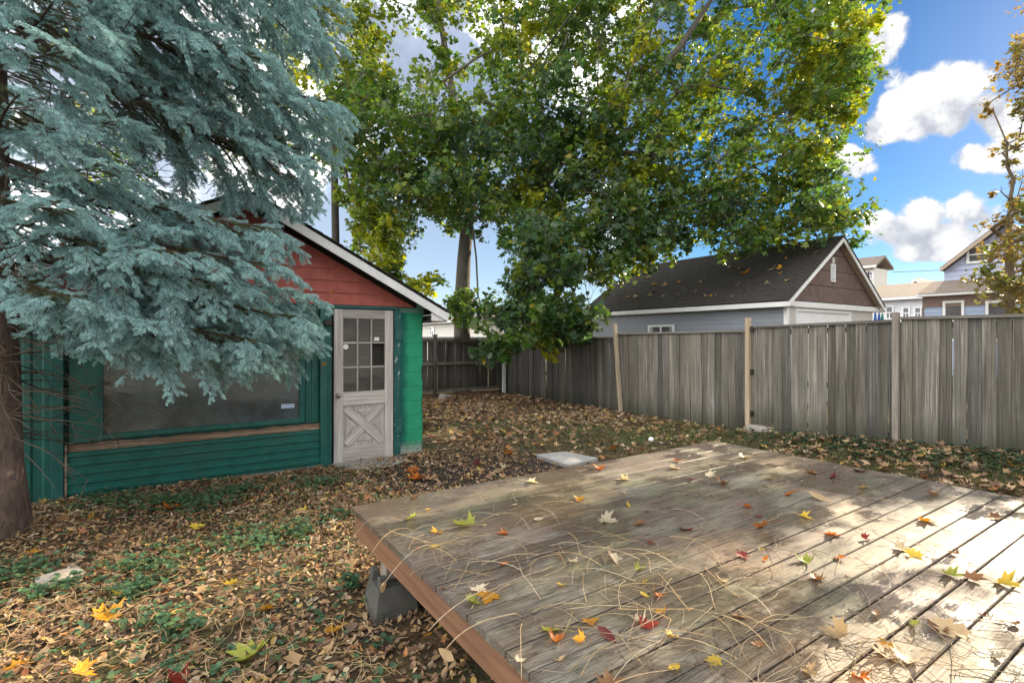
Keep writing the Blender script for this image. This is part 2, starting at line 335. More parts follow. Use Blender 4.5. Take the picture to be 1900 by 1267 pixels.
wood('stem_dark', (0.09, 0.06, 0.04), (0.17, 0.12, 0.08), (0.27, 0.20, 0.14), axis=0, grain=60, vary=0.4, knots=False)

# ---------------------------------------------------------------- object helpers
def mesh(name, v, f, smooth=False):
    me = bpy.data.meshes.new(name); me.from_pydata([tuple(p) for p in v], [], f); me.update()
    if smooth: me.polygons.foreach_set('use_smooth', [True] * len(me.polygons))
    return me
def npmesh(name, v, tri, col=None, smooth=False):
    """fast triangle mesh from numpy, optional per-vertex colour"""
    me = bpy.data.meshes.new(name); n = len(tri)
    me.vertices.add(len(v)); me.vertices.foreach_set('co', np.ascontiguousarray(v, dtype=np.float32).ravel())
    me.loops.add(n * 3); me.loops.foreach_set('vertex_index', np.ascontiguousarray(tri, dtype=np.int32).ravel())
    me.polygons.add(n); me.polygons.foreach_set('loop_start', np.arange(0, n * 3, 3, dtype=np.int32))
    me.update(calc_edges=True)
    if smooth: me.polygons.foreach_set('use_smooth', np.ones(n, dtype=bool))
    if col is not None:
        a = me.attributes.new('col', 'FLOAT_COLOR', 'POINT')
        c4 = np.ones((len(v), 4), dtype=np.float32); c4[:, :3] = col; a.data.foreach_set('color', c4.ravel())
    return me
def link(name, me, mat=None, parent=None, loc=None, rot=None, scale=None):
    o = bpy.data.objects.new(name, me); COL.objects.link(o)
    if mat and not me.materials: me.materials.append(MATS[mat])
    if parent: o.parent = parent
    if loc is not None: o.location = loc
    if rot is not None: o.rotation_euler = rot
    if scale is not None: o.scale = scale
    return o
def setmat(o, mat):
    if not o.data.materials: o.data.materials.append(None)
    o.material_slots[0].link = 'OBJECT'; o.material_slots[0].material = MATS[mat]
def tag(o, label=None, cat=None, group=None, kind=None):
    if label: o['label'] = label
    if cat: o['category'] = cat
    if group: o['group'] = group
    if kind: o['kind'] = kind
    return o
def thing(name, label, cat, loc=(0, 0, 0), rz=0, group=None):
    o = bpy.data.objects.new(name, None); COL.objects.link(o); o.location = loc; o.rotation_euler = (0, 0, rz)
    o.empty_display_size = 0.2
    return tag(o, label, cat, group)
class MB:
    def __init__(s): s.v = []; s.f = []
    def add(s, v, f):
        k = len(s.v); s.v += [tuple(p) for p in v]; s.f += [tuple(i + k for i in q) for q in f]; return s
    def box(s, x0, x1, y0, y1, z0, z1, b=0.0):
        if b <= 0:
            v = [(x, y, z) for z in (z0, z1) for y in (y0, y1) for x in (x0, x1)]
            return s.add(v, [(0, 2, 3, 1), (4, 5, 7, 6), (0, 1, 5, 4), (2, 6, 7, 3), (0, 4, 6, 2), (1, 3, 7, 5)])
        # box with chamfered edges (24 verts -> 26 faces)
        lo = (x0, y0, z0); hi = (x1, y1, z1); v = []; idx = {}
        for sx in (0, 1):
            for sy in (0, 1):
                for sz in (0, 1):
                    for ax in range(3):
                        p = [(lo, hi)[q][i] for i, q in enumerate((sx, sy, sz))]
                        for i, q in enumerate((sx, sy, sz)):
                            if i != ax: p[i] += b if q == 0 else -b
                        idx[(sx, sy, sz, ax)] = len(v); v.append(p)
        F = []
        for ax in range(3):
            o1, o2 = [i for i in range(3) if i != ax]
            for q in (0, 1):
                def key(a, c):
                    k = [0, 0, 0]; k[ax] = q; k[o1] = a; k[o2] = c; return idx[(*k, ax)]
                F.append((key(0, 0), key(1, 0), key(1, 1), key(0, 1)))
        for ax in range(3):
            o1, o2 = [i for i in range(3) if i != ax]
            for a in (0, 1):
                for c in (0, 1):
                    def key(t, face):
                        k = [0, 0, 0]; k[ax] = t; k[o1] = a; k[o2] = c; return idx[(*k, face)]
                    F.append((key(0, o1), key(1, o1), key(1, o2), key(0, o2)))
        for sx in (0, 1):
            for sy in (0, 1):
                for sz in (0, 1): F.append(tuple(idx[(sx, sy, sz, a)] for a in range(3)))
        return s.add(v, F)
    def prism(s, poly, axis, a, b):
        """poly: 2-D outline in the two other axes, extruded along axis from a to b"""
        n = len(poly); v = []
        for t in (a, b):
            for p in poly:
                q = list(p); q.insert(axis, t); v.append(q)
        F = [tuple(range(n)), tuple(range(2 * n - 1, n - 1, -1))] + [(i, (i + 1) % n, n + (i + 1) % n, n + i) for i in range(n)]
        return s.add(v, F)
    def tube(s, pts, rad, n=6, cap=True):
        pts = [Vector(p) for p in pts]; rad = rad if isinstance(rad, (list, tuple)) else [rad] * len(pts)
        base = len(s.v); up = Vector((0, 0, 1)); fr = None
        for i, p in enumerate(pts):
            t = (pts[min(i + 1, len(pts) - 1)] - pts[max(i - 1, 0)]).normalized()
            if fr is None:
                fr = t.orthogonal().normalized()
            else:
                fr = (fr - t * fr.dot(t)).normalized()
            bi = t.cross(fr)
            for k in range(n):
                a = 2 * math.pi * k / n; s.v.append(tuple(p + (fr * math.cos(a) + bi * math.sin(a)) * rad[i]))
        for i in range(len(pts) - 1):
            for k in range(n):
                a = base + i * n + k; b = base + i * n + (k + 1) % n
                s.f.append((a, b, b + n, a + n))
        if cap:
            s.f.append(tuple(base + k for k in range(n))[::-1]); s.f.append(tuple(base + (len(pts) - 1) * n + k for k in range(n)))
        return s
    def me(s, name, smooth=False): 
        m = mesh(name, s.v, s.f, smooth)
        import bmesh
        bm = bmesh.new(); bm.from_mesh(m); bmesh.ops.recalc_face_normals(bm, faces=bm.faces); bm.to_mesh(m); bm.free()
        return m
    def build(s, name, mat, parent=None, smooth=False, **k): return link(name, s.me(name, smooth), mat, parent, **k)
def box(name, mat, parent, x0, x1, y0, y1, z0, z1, b=0.0):
    """box part whose origin is at its centre (so grain and random offset follow the piece)"""
    c = ((x0 + x1) / 2, (y0 + y1) / 2, (z0 + z1) / 2)
    return MB().box(x0 - c[0], x1 - c[0], y0 - c[1], y1 - c[1], z0 - c[2], z1 - c[2], b).build(name, mat, parent, loc=c)

# ---------------------------------------------------------------- terrain
def sstep(a, b, x):
    t = np.clip((np.asarray(x, float) - a) / (b - a), 0, 1); return t * t * (3 - 2 * t)
def gh(x, y):
    x = np.asarray(x, float); y = np.asarray(y, float)
    h = -0.045 * sstep(3.5, 8.0, y) + 0.21 * sstep(5.0, 8.4, x) * (1 - sstep(1.2, 5.5, y)) * (1 - sstep(9.5, 12, x))
    h = h + 0.10 * np.exp(-((x + 1.2) ** 2 + (y - 5.6) ** 2) / 0.5)
    near = np.exp(-((x - 3) / 14.0) ** 2 - ((y - 6) / 14.0) ** 2)
    h = h + near * (0.016 * np.sin(2.1 * x + 0.7 * y) * np.sin(1.7 * y - 0.6 * x) + 0.008 * np.sin(5.3 * x) * np.sin(4.7 * y + 1))
    return h
def build_ground():
    def axis(a, b, s):
        inner = np.arange(a, b + 1e-6, s); k = np.array([2, 6, 15, 35, 80, 200, 500, 1200.0])
        return np.concatenate([(a - k)[::-1], inner, b + k])
    xs = axis(-6, 20, 0.2); ys = axis(-6, 20, 0.2)
    XX, YY = np.meshgrid(xs, ys); v = np.stack([XX, YY, gh(XX, YY)], -1).reshape(-1, 3)
    nx, ny = len(xs), len(ys); i = np.arange(nx * ny).reshape(ny, nx)
    a, b, c, d = i[:-1, :-1].ravel(), i[:-1, 1:].ravel(), i[1:, 1:].ravel(), i[1:, :-1].ravel()
    o = link('ground', npmesh('ground', v, np.concatenate([np.stack([a, b, c], 1), np.stack([a, c, d], 1)]), smooth=True), 'soil'); o['kind'] = 'structure'
build_ground()

# ---------------------------------------------------------------- deck
DZ = 0.487; DX0, DX1, DY1 = 1.005, 4.945, 3.43
deck = thing('wooden_deck', 'low weathered wooden deck strewn with fallen leaves and stems', 'deck', (DX0, DY1, 0))
def dk(o): o.parent = deck; o.matrix_parent_inverse = Matrix.Translation((-DX0, -DY1, 0)); return o
rr = random.Random(3)
pitch = 0.1452; nb = 34
for i in range(nb):
    gap = 0.003 + 0.0045 * min(1, max(0, (i - 4) / 8)) + rr.uniform(-0.001, 0.001)
    y1 = DY1 - i * pitch - gap / 2; y0 = DY1 - (i + 1) * pitch + gap / 2
    L = DX1 - DX0 + rr.uniform(-0.004, 0.004)
    m = MB(); seg = 12; cx = (DX0 + DX1) / 2; hw = (y1 - y0) / 2
    # plank with eased edges, slight cup and bow
    prof = [(-hw, -0.034), (-hw, -0.004), (-hw + 0.004, 0.0), (0, 0.0012), (hw - 0.004, 0.0), (hw, -0.004), (hw, -0.034)]
    ph = rr.uniform(0, 6); V = []; F = []
    for s in range(seg + 1):
        x = -L / 2 + L * s / seg; wob = 0.0012 * math.sin(ph + 1.7 * x) ; dz = 0.0015 * math.sin(2.3 * x + ph * 2)
        for (py, pz) in prof: V.append((x, py + wob, pz + dz))
    n = len(prof)
    for s in range(seg):
        for k in range(n):
            a = s * n + k; b = s * n + (k + 1) % n; F.append((a, b, b + n, a + n))
    F.append(tuple(range(n))[::-1]); F.append(tuple(seg * n + k for k in range(n)))
    m.add(V, F)
    dk(m.build('deck_board', 'deck_wood', None, loc=(cx, (y0 + y1) / 2, DZ + rr.uniform(-0.0015, 0.0015))))
DYN = DY1 - nb * pitch
dk(box('rim_joist', 'rim_wood', None, DX0 + 0.022, DX0 + 0.06, DYN + 0.02, DY1 - 0.062, 0.305, DZ - 0.0365))
dk(box('rim_joist', 'rim_wood', None, DX1 - 0.06, DX1 - 0.022, DYN + 0.02, DY1 - 0.062, 0.305, DZ - 0.0365))
dk(box('end_joist', 'joist_wood', None, DX0 + 0.022, DX1 - 0.022, DY1 - 0.060, DY1 - 0.022, 0.305, DZ - 0.0365))
for k in range(1, 9):
    x = DX0 + 0.06 + k * (DX1 - DX0 - 0.1) / 9
    dk(box('joist', 'joist_wood', None, x, x + 0.038, DYN + 0.02, DY1 - 0.063, 0.307, DZ - 0.0368))
for (bx, by) in ((1.09, 2.92), (1.10, 0.6), (3.0, 2.84), (4.8, 2.84), (4.8, 0.6), (3.0, 0.6)):
    g0 = float(gh(bx, by))
    dk(box('deck_post', 'post_grey', None, bx - 0.045, bx + 0.045, by - 0.045, by + 0.045, g0 + 0.19, 0.3045, 0.004))
    # precast pier block: flared foot, stepped top with a slot each way
    blk = thing('pier_block', None, None, (0, 0, 0))
    m = MB(); w0, w1, w2 = 0.130, 0.122, 0.098
    for (wa, za, wb, zb) in ((w0, -0.03, w1, 0.05), (w1, 0.05, w2, 0.17)):
        v = [(-wa, -wa, za), (wa, -wa, za), (wa, wa, za), (-wa, wa, za), (-wb, -wb, zb), (wb, -wb, zb), (wb, wb, zb), (-wb, wb, zb)]
        m.add(v, [(0, 3, 2, 1), (4, 5, 6, 7), (0, 1, 5, 4), (1, 2, 6, 5), (2, 3, 7, 6), (3, 0, 4, 7)])
    for sx in (-1, 1):
        for sy in (-1, 1):
            xa, xb = sorted((sx * 0.05, sx * 0.096)); ya, yb = sorted((sy * 0.05, sy * 0.096))
            m.box(xa, xb, ya, yb, 0.168, 0.235, 0.006)
    COL.objects.unlink(blk); bpy.data.objects.remove(blk)
    pb = dk(m.build('pier_block', 'block_concrete', None, loc=(bx, by, g0), rot=(0, 0, R(random.uniform(-6, 6)))))
    bv = pb.modifiers.new('worn', 'BEVEL'); bv.width = 0.022; bv.segments = 3; bv.limit_method = 'ANGLE'; bv.angle_limit = R(25)

# ---------------------------------------------------------------- fences
FX = 8.45; FBY = 13.07
def fence_top(y):
    if y < 2.98: return 1.885 + 0.005 * y
    if y < 5.17: return np.interp(y, [2.98, 5.17], [1.866, 1.815])
    if y < 8.36: return np.interp(y, [5.17, 8.36], [1.752, 1.722])
    return np.interp(y, [8.36, 13.07], [1.640, 1.605])
side = thing('side_fence', 'long weathered grey board fence stepping down along the right of the yard', 'fence', (FX, 6, 0))
def sf(o): o.parent = side; o.matrix_parent_inverse = Matrix.Translation((-FX, -6, 0)); return o
def board_mesh(seed):
    r = random.Random(seed); m = MB(); V = []; F = []; seg = 7
    w = 0.068; t = 0.0085; a1, a2 = r.uniform(0, 6), r.uniform(0, 6)
    for s in range(seg + 1):
        z = s / seg; dy = 0.004 * math.sin(a1 + 4 * z); dx = 0.005 * math.sin(a2 + 3 * z)
        for (x, y) in ((-t, -w), (-t, w), (t, w), (t, -w)): V.append((x + dx, y + dy, z))
    for s in range(seg):
        for k in range(4):
            a = s * 4 + k; b = s * 4 + (k + 1) % 4; F.append((a, b, b + 4, a + 4))
    F += [(0, 1, 2, 3)[::-1], tuple(seg * 4 + k for k in range(4))]
    return MB().add(V, F).me('board')
BM = [board_mesh(s) for s in range(6)]
for b in BM: b.materials.append(MATS['fence_wood'])
r5 = random.Random(5); y = -1.2; i = 0
posts_y = [-0.4, 2.98, 5.17, 8.36, 10.75]
while y < 13.02:
    w = r5.uniform(0.125, 0.150); yc = y + w / 2
    if y < 2.98: lean = r5.gauss(0, 0.003)
    elif y < 5.17: lean = r5.gauss(0, 0.004)
    elif y < 8.36: lean = 0.012 + r5.gauss(0, 0.006)
    else: lean = 0.045 * (1 - (y - 8.36) / 6) + r5.gauss(0, 0.006)
    top = float(fence_top(yc)) - 0.038; bot = float(gh(FX, yc)) + r5.uniform(-0.01, 0.05) + (0.04 if 4.6 < y < 5.17 else 0)
    if 4.62 < y < 5.1: bot += 0.05
    h = top - bot
    gap = r5.choice([0, 0, 0.004, 0.008, -0.004]) if y < 5.2 else r5.choice([0, -0.004, 0.003])
    o = sf(link('fence_board', BM[i % 6], None, None, loc=(FX + (0.0 if i % 2 else 0.012) + r5.uniform(-0.003, 0.003), yc, bot),
                rot=(-lean, r5.gauss(0, 0.004), r5.gauss(0, 0.02)), scale=(1, (w - gap) / 0.136, h)))
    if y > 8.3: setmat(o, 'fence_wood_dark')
    y += w; i += 1
segs = [(-1.2, 2.93), (3.03, 5.12), (5.22, 8.33), (8.45, 13.0)]
for a, b in segs:
    za, zb = float(fence_top(a + .01)), float(fence_top(b - .01))
    for nm, x0, x1, dz0, dz1 in (('cap_rail', FX - 0.045, FX + 0.055, -0.038, 0.0), ('back_rail', FX + 0.028, FX + 0.066, -0.16, -0.075), ('back_rail', FX + 0.028, FX + 0.066, -1.0, -0.915), ('back_rail', FX + 0.028, FX + 0.066, -1.66, -1.575)):
        v = [(x0, a, za + dz0), (x1, a, za + dz0), (x0, b, zb + dz0), (x1, b, zb + dz0), (x0, a, za + dz1), (x1, a, za + dz1), (x0, b, zb + dz1), (x1, b, zb + dz1)]
        c = Vector((FX, (a + b) / 2, za))
        o = MB().add([Vector(p) - c for p in v], [(0, 2, 3, 1), (4, 5, 7, 6), (0, 1, 5, 4), (2, 6, 7, 3), (0, 4, 6, 2), (1, 3, 7, 5)]).build(nm, 'fence_rail', None, loc=c)
        sf(o)
def post(y, top, mat, lean=0.0, w=0.038, dx=-0.050, name='fence_post'):
    b = float(gh(FX, y)) - 0.1; h = top - b
    return sf(MB().box(-w, w, -w, w, 0, h, 0.005).build(name, mat, None, loc=(FX + dx, y, b), rot=(-lean, 0, 0)))
post(2.98, 1.965, 'post_grey'); post(5.17, 1.955, 'post_tan'); post(8.19, 1.945, 'post_tan')
side.children[-1].rotation_euler = (R(-5.5), 0, 0)
for zz in (1.765, 1.02, 0.30):
    sf(box('rail_bracket', 'bracket_metal', None, FX - 0.062, FX - 0.02, 5.083, 5.122, zz - 0.045, zz + 0.045))
sf(box('corner_post', 'clean_white', None, FX - 0.16, FX - 0.07, 12.86, 12.95, -0.1, 1.28, 0.004))

back = thing('back_fence', 'dark wooden back fence with middle rail behind the shed corner', 'fence', (6, FBY, 0))
def bf(o): o.parent = back; o.matrix_parent_inverse = Matrix.Translation((-6, -FBY, 0)); return o
x = 2.2; i = 0
while x < 8.4:
    w = r5.uniform(0.125, 0.15); h = 1.48 + r5.uniform(-0.01, 0.01)
    o = bf(link('fence_board', BM[i % 6], None, None, loc=(x + w / 2, FBY + (0 if i % 2 else 0.01), 0.10), rot=(0, r5.gauss(0, 0.004), R(90)), scale=(1, (w - r5.choice([0.0, 0.003, 0.01])) / 0.136, h)))
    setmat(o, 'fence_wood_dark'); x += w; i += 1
for nm, z0, z1, yo in (('cap_rail', 1.605, 1.64, 0.07), ('top_rail', 1.50, 1.60, 0.05), ('middle_rail', 0.86, 0.945, 0.05), ('bottom_rail', 0.10, 0.19, 0.05), ('kick_board', -0.06, 0.085, 0.02)):
    bf(box(nm, 'fence_rail' if nm != 'kick_board' else 'joist_wood', None, 2.2, 8.38, FBY - 0.015 - yo, FBY - 0.014 if nm != 'cap_rail' else FBY + 0.04, z0, z1))
for px_ in (3.9, 6.12, 8.28):
    bf(box('fence_post', 'fence_wood_dark', None, px_ - 0.05, px_ + 0.05, FBY - 0.125, FBY - 0.07, -0.15, 1.68, 0.004))
    bf(box('post_cap', 'fence_wood_dark', None, px_ - 0.065, px_ + 0.065, FBY - 0.14, FBY - 0.02, 1.681, 1.71, 0.006))

# ---------------------------------------------------------------- shed
SYF = 6.87; SX0, SX1, SYB = -1.54, 3.056, 11.4
shed = thing('garden_shed', 'green metal clad garden shed with red gable and grey wooden door', 'shed', (0.76, SYF, 0))
def sh(o): o.parent = shed; o.matrix_parent_inverse = Matrix.Translation((-0.76, -SYF, 0)); return o
DL, DR, DB, DT = 1.795, 2.595, -0.045, 1.985           # door opening
GZ = 2.03                                              # wall plate
# masonry / structural walls, set back behind the cladding
m = MB()
m.box(SX0, 1.70, SYF + 0.03, SYF + 0.12, -0.1, 0.60); m.box(SX0, -0.60, SYF + 0.03, SYF + 0.12, 0.60, GZ); m.box(1.40, 1.70, SYF + 0.03, SYF + 0.12, 0.60, GZ)
m.box(-0.60, 1.40, SYF + 0.03, SYF + 0.12, 1.50, GZ)
m.box(SX0, SX0 + 0.1, SYF + 0.13, SYB, -0.1, GZ); m.box(SX1 - 0.1, SX1, SYF + 0.17, SYB, -0.1, GZ); m.box(SX0 + 0.101, SX1 - 0.101, SYB - 0.1, SYB - 0.001, -0.1, GZ)
sh(m.build('wall', 'green_trim', None))
sh(box('floor', 'concrete', None, SX0 + 0.11, SX1 - 0.11, SYF + 0.17, SYB - 0.11, -0.09, -0.05))
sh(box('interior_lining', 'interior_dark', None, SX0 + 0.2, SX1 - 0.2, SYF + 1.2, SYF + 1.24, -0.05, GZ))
# bright green rendered wall end, with chipped arris on its right side
V = []; F = []; n = 22; r8 = random.Random(8)
for k in range(n + 1):
    z = -0.06 + (1.96 + 0.06) * k / n; ch = abs(r8.gauss(0, 0.006)) + (0.016 if k in (7, 8, 12, 13) else 0)
    for (xx, yy) in ((2.70, SYF - 0.012), (SX1 - 0.03 - ch, SYF - 0.012), (SX1 - ch * 0.3, SYF + 0.02 + ch), (SX1, SYF + 0.165), (2.70, SYF + 0.165)): V.append((xx, yy, z))
for k in range(n):
    for j in range(5):
        a = k * 5 + j; b = k * 5 + (j + 1) % 5; F.append((a, b, b + 5, a + 5))
F += [(0, 1, 2, 3, 4)[::-1], tuple(n * 5 + j for j in range(5))]
def green_wall_mat():
    g = G('green_render'); c = g.coord(); sx = g.nd('ShaderNodeSeparateXYZ'); g.put(sx, 0, c)
    n = g.noise(c, 6, 6, 0.7); n2 = g.noise(c, 30, 5, 0.7)
    col = g.ramp(n, [(0.3, (0.022, 0.25, 0.135)), (0.7, (0.034, 0.33, 0.18))])
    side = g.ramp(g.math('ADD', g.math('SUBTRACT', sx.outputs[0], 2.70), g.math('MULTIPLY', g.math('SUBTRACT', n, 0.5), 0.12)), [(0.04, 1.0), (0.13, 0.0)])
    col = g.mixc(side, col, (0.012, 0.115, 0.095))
    low = g.ramp(g.math('ADD', sx.outputs[2], g.math('MULTIPLY', g.math('SUBTRACT', n2, 0.5), 0.2)), [(0.02, 1.0), (0.16, 0.0)])
    col = g.mixc(low, col, g.ramp(n2, [(0.35, (0.10, 0.16, 0.13)), (0.6, (0.36, 0.38, 0.35))]))
    chip = g.ramp(g.noise(c, 55, 3, 0.6), [(0.72, 0.0), (0.75, 0.7)])
    col = g.mixc(chip, col, (0.35, 0.42, 0.36))
    joint = g.math('ABSOLUTE', g.math('SUBTRACT', g.math('FRACT', g.math('DIVIDE', sx.outputs[2], 0.203)), 0.5))
    h = g.math('ADD', g.math('MULTIPLY', n2, 0.7), g.ramp(joint, [(0.02, 0.0), (0.06, 0.6)]))
    col = g.mixc(g.ramp(joint, [(0.015, 0.2), (0.05, 0.0)]), col, (0.012, 0.17, 0.10))
    return g.out(col, 0.8, g.bump(h, 0.8, 0.008), 0.2)
green_wall_mat()
sh(MB().add(V, F).build('rendered_wall', 'green_render', None))
# door frame and trims
sh(box('lintel', 'pale_green_paint', None, 2.70, SX1, SYF - 0.016, SYF + 0.1, 1.962, GZ))
sh(box('door_head', 'green_trim', None, 1.72, 2.699, SYF - 0.024, SYF + 0.1, DT + 0.012, GZ + 0.01, 0.004))
def jamb_mat():
    g = G('peeling_green'); c = g.coord(); n = g.noise(g.mapping(c, (9, 9, 3)), 2.0, 5, 0.7)
    col = g.mixc(g.ramp(n, [(0.60, 0.0), (0.635, 1.0)]), g.ramp(g.noise(c, 5, 5), [(0.3, (0.010, 0.075, 0.070)), (0.7, (0.018, 0.115, 0.10))]), (0.42, 0.50, 0.47))
    return g.out(col, 0.5, None, 0.4)
jamb_mat()
sh(box('door_jamb', 'peeling_green', None, DR + 0.012, 2.698, SYF - 0.03, SYF + 0.1, -0.06, DT + 0.011, 0.004))
sh(box('door_jamb', 'green_trim', None, 1.70, 1.765, SYF - 0.02, SYF + 0.1, -0.06, DT + 0.011, 0.004))
sh(box('corner_post', 'green_metal', None, 1.62, 1.70, SYF - 0.055, SYF + 0.03, -0.08, GZ, 0.006))
sh(box('door_dark_backing', 'interior_dark', None, 1.766, DR + 0.011, SYF + 0.045, SYF + 0.06, -0.06, DT + 0.011))  # dark sheet over the whole opening stands in for the unlit interior
for zz in (0.38, 1.68):
    sh(box('hinge_block', 'peeling_green', None, DR + 0.020, 2.72, SYF - 0.048, SYF - 0.031, zz - 0.10, zz + 0.10, 0.003))
# ribbed steel cladding
def ribbed(name, along, lo, hi, a0, a1, pitch, depth, yface, mat='green_metal', phase=0.0):
    """ribs repeat along z (along='x' runs horizontally) or along x; one formed sheet"""
    pr = []; t = lo + phase
    pr.append((lo, 0))
    while t < hi - pitch * 0.2:
        for dt, d in ((0.30, 0), (0.42, depth), (0.72, depth), (0.84, 0)):
            q = t + dt * pitch
            if lo < q < hi: pr.append((q, d))
        t += pitch
    pr.append((hi, 0)); V = []; F = []
    ns = 10
    for s in range(ns + 1):
        a = a0 + (a1 - a0) * s / ns
        for (q, d) in pr:
            wob = 0.0025 * math.sin(a * 3.1 + q * 7)
            V.append((a, yface - d + wob, q) if along == 'x' else (q, yface - d + wob, a))
    n = len(pr)
    for s in range(ns):
        for k in range(n - 1): F.append((s * n + k, s * n + k + 1, (s + 1) * n + k + 1, (s + 1) * n + k))
    me = mesh(name, V, F); o = sh(link(name, me, mat)); md = o.modifiers.new('thick', 'SOLIDIFY'); md.thickness = 0.004; md.offset = 0
    return o
ribbed('ribbed_skirt', 'x', -0.02, 0.435, -0.85, 1.618, 0.094, 0.016, SYF - 0.012)
ribbed('ribbed_panel', 'z', 1.425, 1.619, 0.535, GZ, 0.072, 0.014, SYF + 0.01)
ribbed('ribbed_panel', 'z', -1.54, -0.98, -0.06, GZ, 0.15, 0.016, SYF + 0.006)
sh(box('flat_panel', 'green_metal', None, -0.84, -0.58, SYF - 0.002, SYF + 0.028, 0.53, GZ))
sh(box('corner_post', 'green_trim', None, -0.975, -0.875, SYF - 0.045, SYF + 0.028, -0.08, GZ, 0.006))
sh(box('edge_batten', 'rotten_wood', None, -0.874, -0.852, SYF - 0.03, SYF + 0.028, -0.06, 0.52))
V = []; F = []; ns = 40; rw = random.Random(4)
for s in range(ns + 1):
    xx = -0.85 + (1.618 + 0.85) * s / ns; t = 0.515 + rw.gauss(0, 0.006); bt = 0.441 + rw.gauss(0, 0.002); yy = SYF - 0.006 + rw.gauss(0, 0.003)
    V += [(xx, yy, bt), (xx, yy, t), (xx, SYF + 0.029, t), (xx, SYF + 0.029, bt)]
for s in range(ns):
    for k in range(4): F.append((s * 4 + k, s * 4 + (k + 1) % 4, s * 4 + 4 + (k + 1) % 4, s * 4 + 4 + k))
F += [(3, 2, 1, 0), tuple(ns * 4 + k for k in range(4))]
sh(MB().add(V, F).build('rotten_sill_board', 'rotten_wood', None))
sh(box('foundation', 'concrete', None, -1.5, 1.62, SYF + 0.0, SYF + 0.028, -0.12, -0.022))
# shop window
win = sh(box('window_sill', 'green_metal', None, -0.60, 1.424, SYF - 0.03, SYF + 0.028, 0.545, 0.60, 0.006)); win.name = 'window_sill'
wf = sh(MB().box(-0.60, -0.565, SYF - 0.024, SYF + 0.06, 0.601, 1.48).box(1.375, 1.424, SYF - 0.024, SYF + 0.06, 0.601, 1.48).box(-0.60, 1.424, SYF - 0.024, SYF + 0.06, 1.481, 1.53).build('window', 'green_trim', None))
pane = link('pane', MB().box(-0.565, 1.375, SYF + 0.012, SYF + 0.018, 0.601, 1.48).me('pane'), 'pale_reflection_glass', wf)
stk = link('sticker', MB().box(1.165, 1.315, SYF + 0.0085, SYF + 0.0105, 0.735, 0.785, 0.0).me('sticker'), 'sticker_white', wf)
link('sticker_print', MB().box(1.172, 1.308, SYF + 0.0055, SYF + 0.0075, 0.742, 0.778, 0.0).me('sticker_print'), 'sticker_blue', wf)
link('sticker_print', MB().box(1.180, 1.300, SYF + 0.0030, SYF + 0.0045, 0.753, 0.764, 0.0).me('sticker_print'), 'sticker_white', wf)
# red gable boards
PKX, PKZ = 0.758, 3.31; SLP = 0.52; OV = 0.30
def rake_z(x): return PKZ - SLP * abs(x - PKX)
zb = GZ + 0.012; k = 0; ch = 0.158
while zb < 3.2:
    zt = zb + ch
    half = lambda z: max(0.02, (PKZ - 0.15 - z) / SLP)
    hb, ht = half(zb), half(min(zt, PKZ - 0.16))
    xr0, xr1 = min(SX1, PKX + hb), min(SX1, PKX + ht); xl0, xl1 = max(SX0, PKX - hb), max(SX0, PKX - ht)
    yb, yt = SYF - 0.030, SYF - 0.012
    v = [(xl0, yb, zb), (xr0, yb, zb), (xr1, yt, zt), (xl1, yt, zt), (xl0, SYF + 0.02, zb), (xr0, SYF + 0.02, zb), (xr1, SYF + 0.02, zt), (xl1, SYF + 0.02, zt)]
    c = Vector((PKX, SYF, zb))
    sh(MB().add([Vector(p) - c for p in v], [(0, 1, 2, 3), (7, 6, 5, 4), (0, 4, 5, 1), (1, 5, 6, 2), (2, 6, 7, 3), (3, 7, 4, 0)]).build('siding_board', 'red_siding', None, loc=c))
    zb = zt - 0.004; k += 1
sh(MB().prism([(SX0, GZ), (SX1, GZ), (SX1, GZ + 0.05), (PKX, PKZ - 0.12), (SX0, GZ + 0.05)], 1, SYF + 0.03, SYF + 0.1).build('gable_wall', 'interior_dark', None))
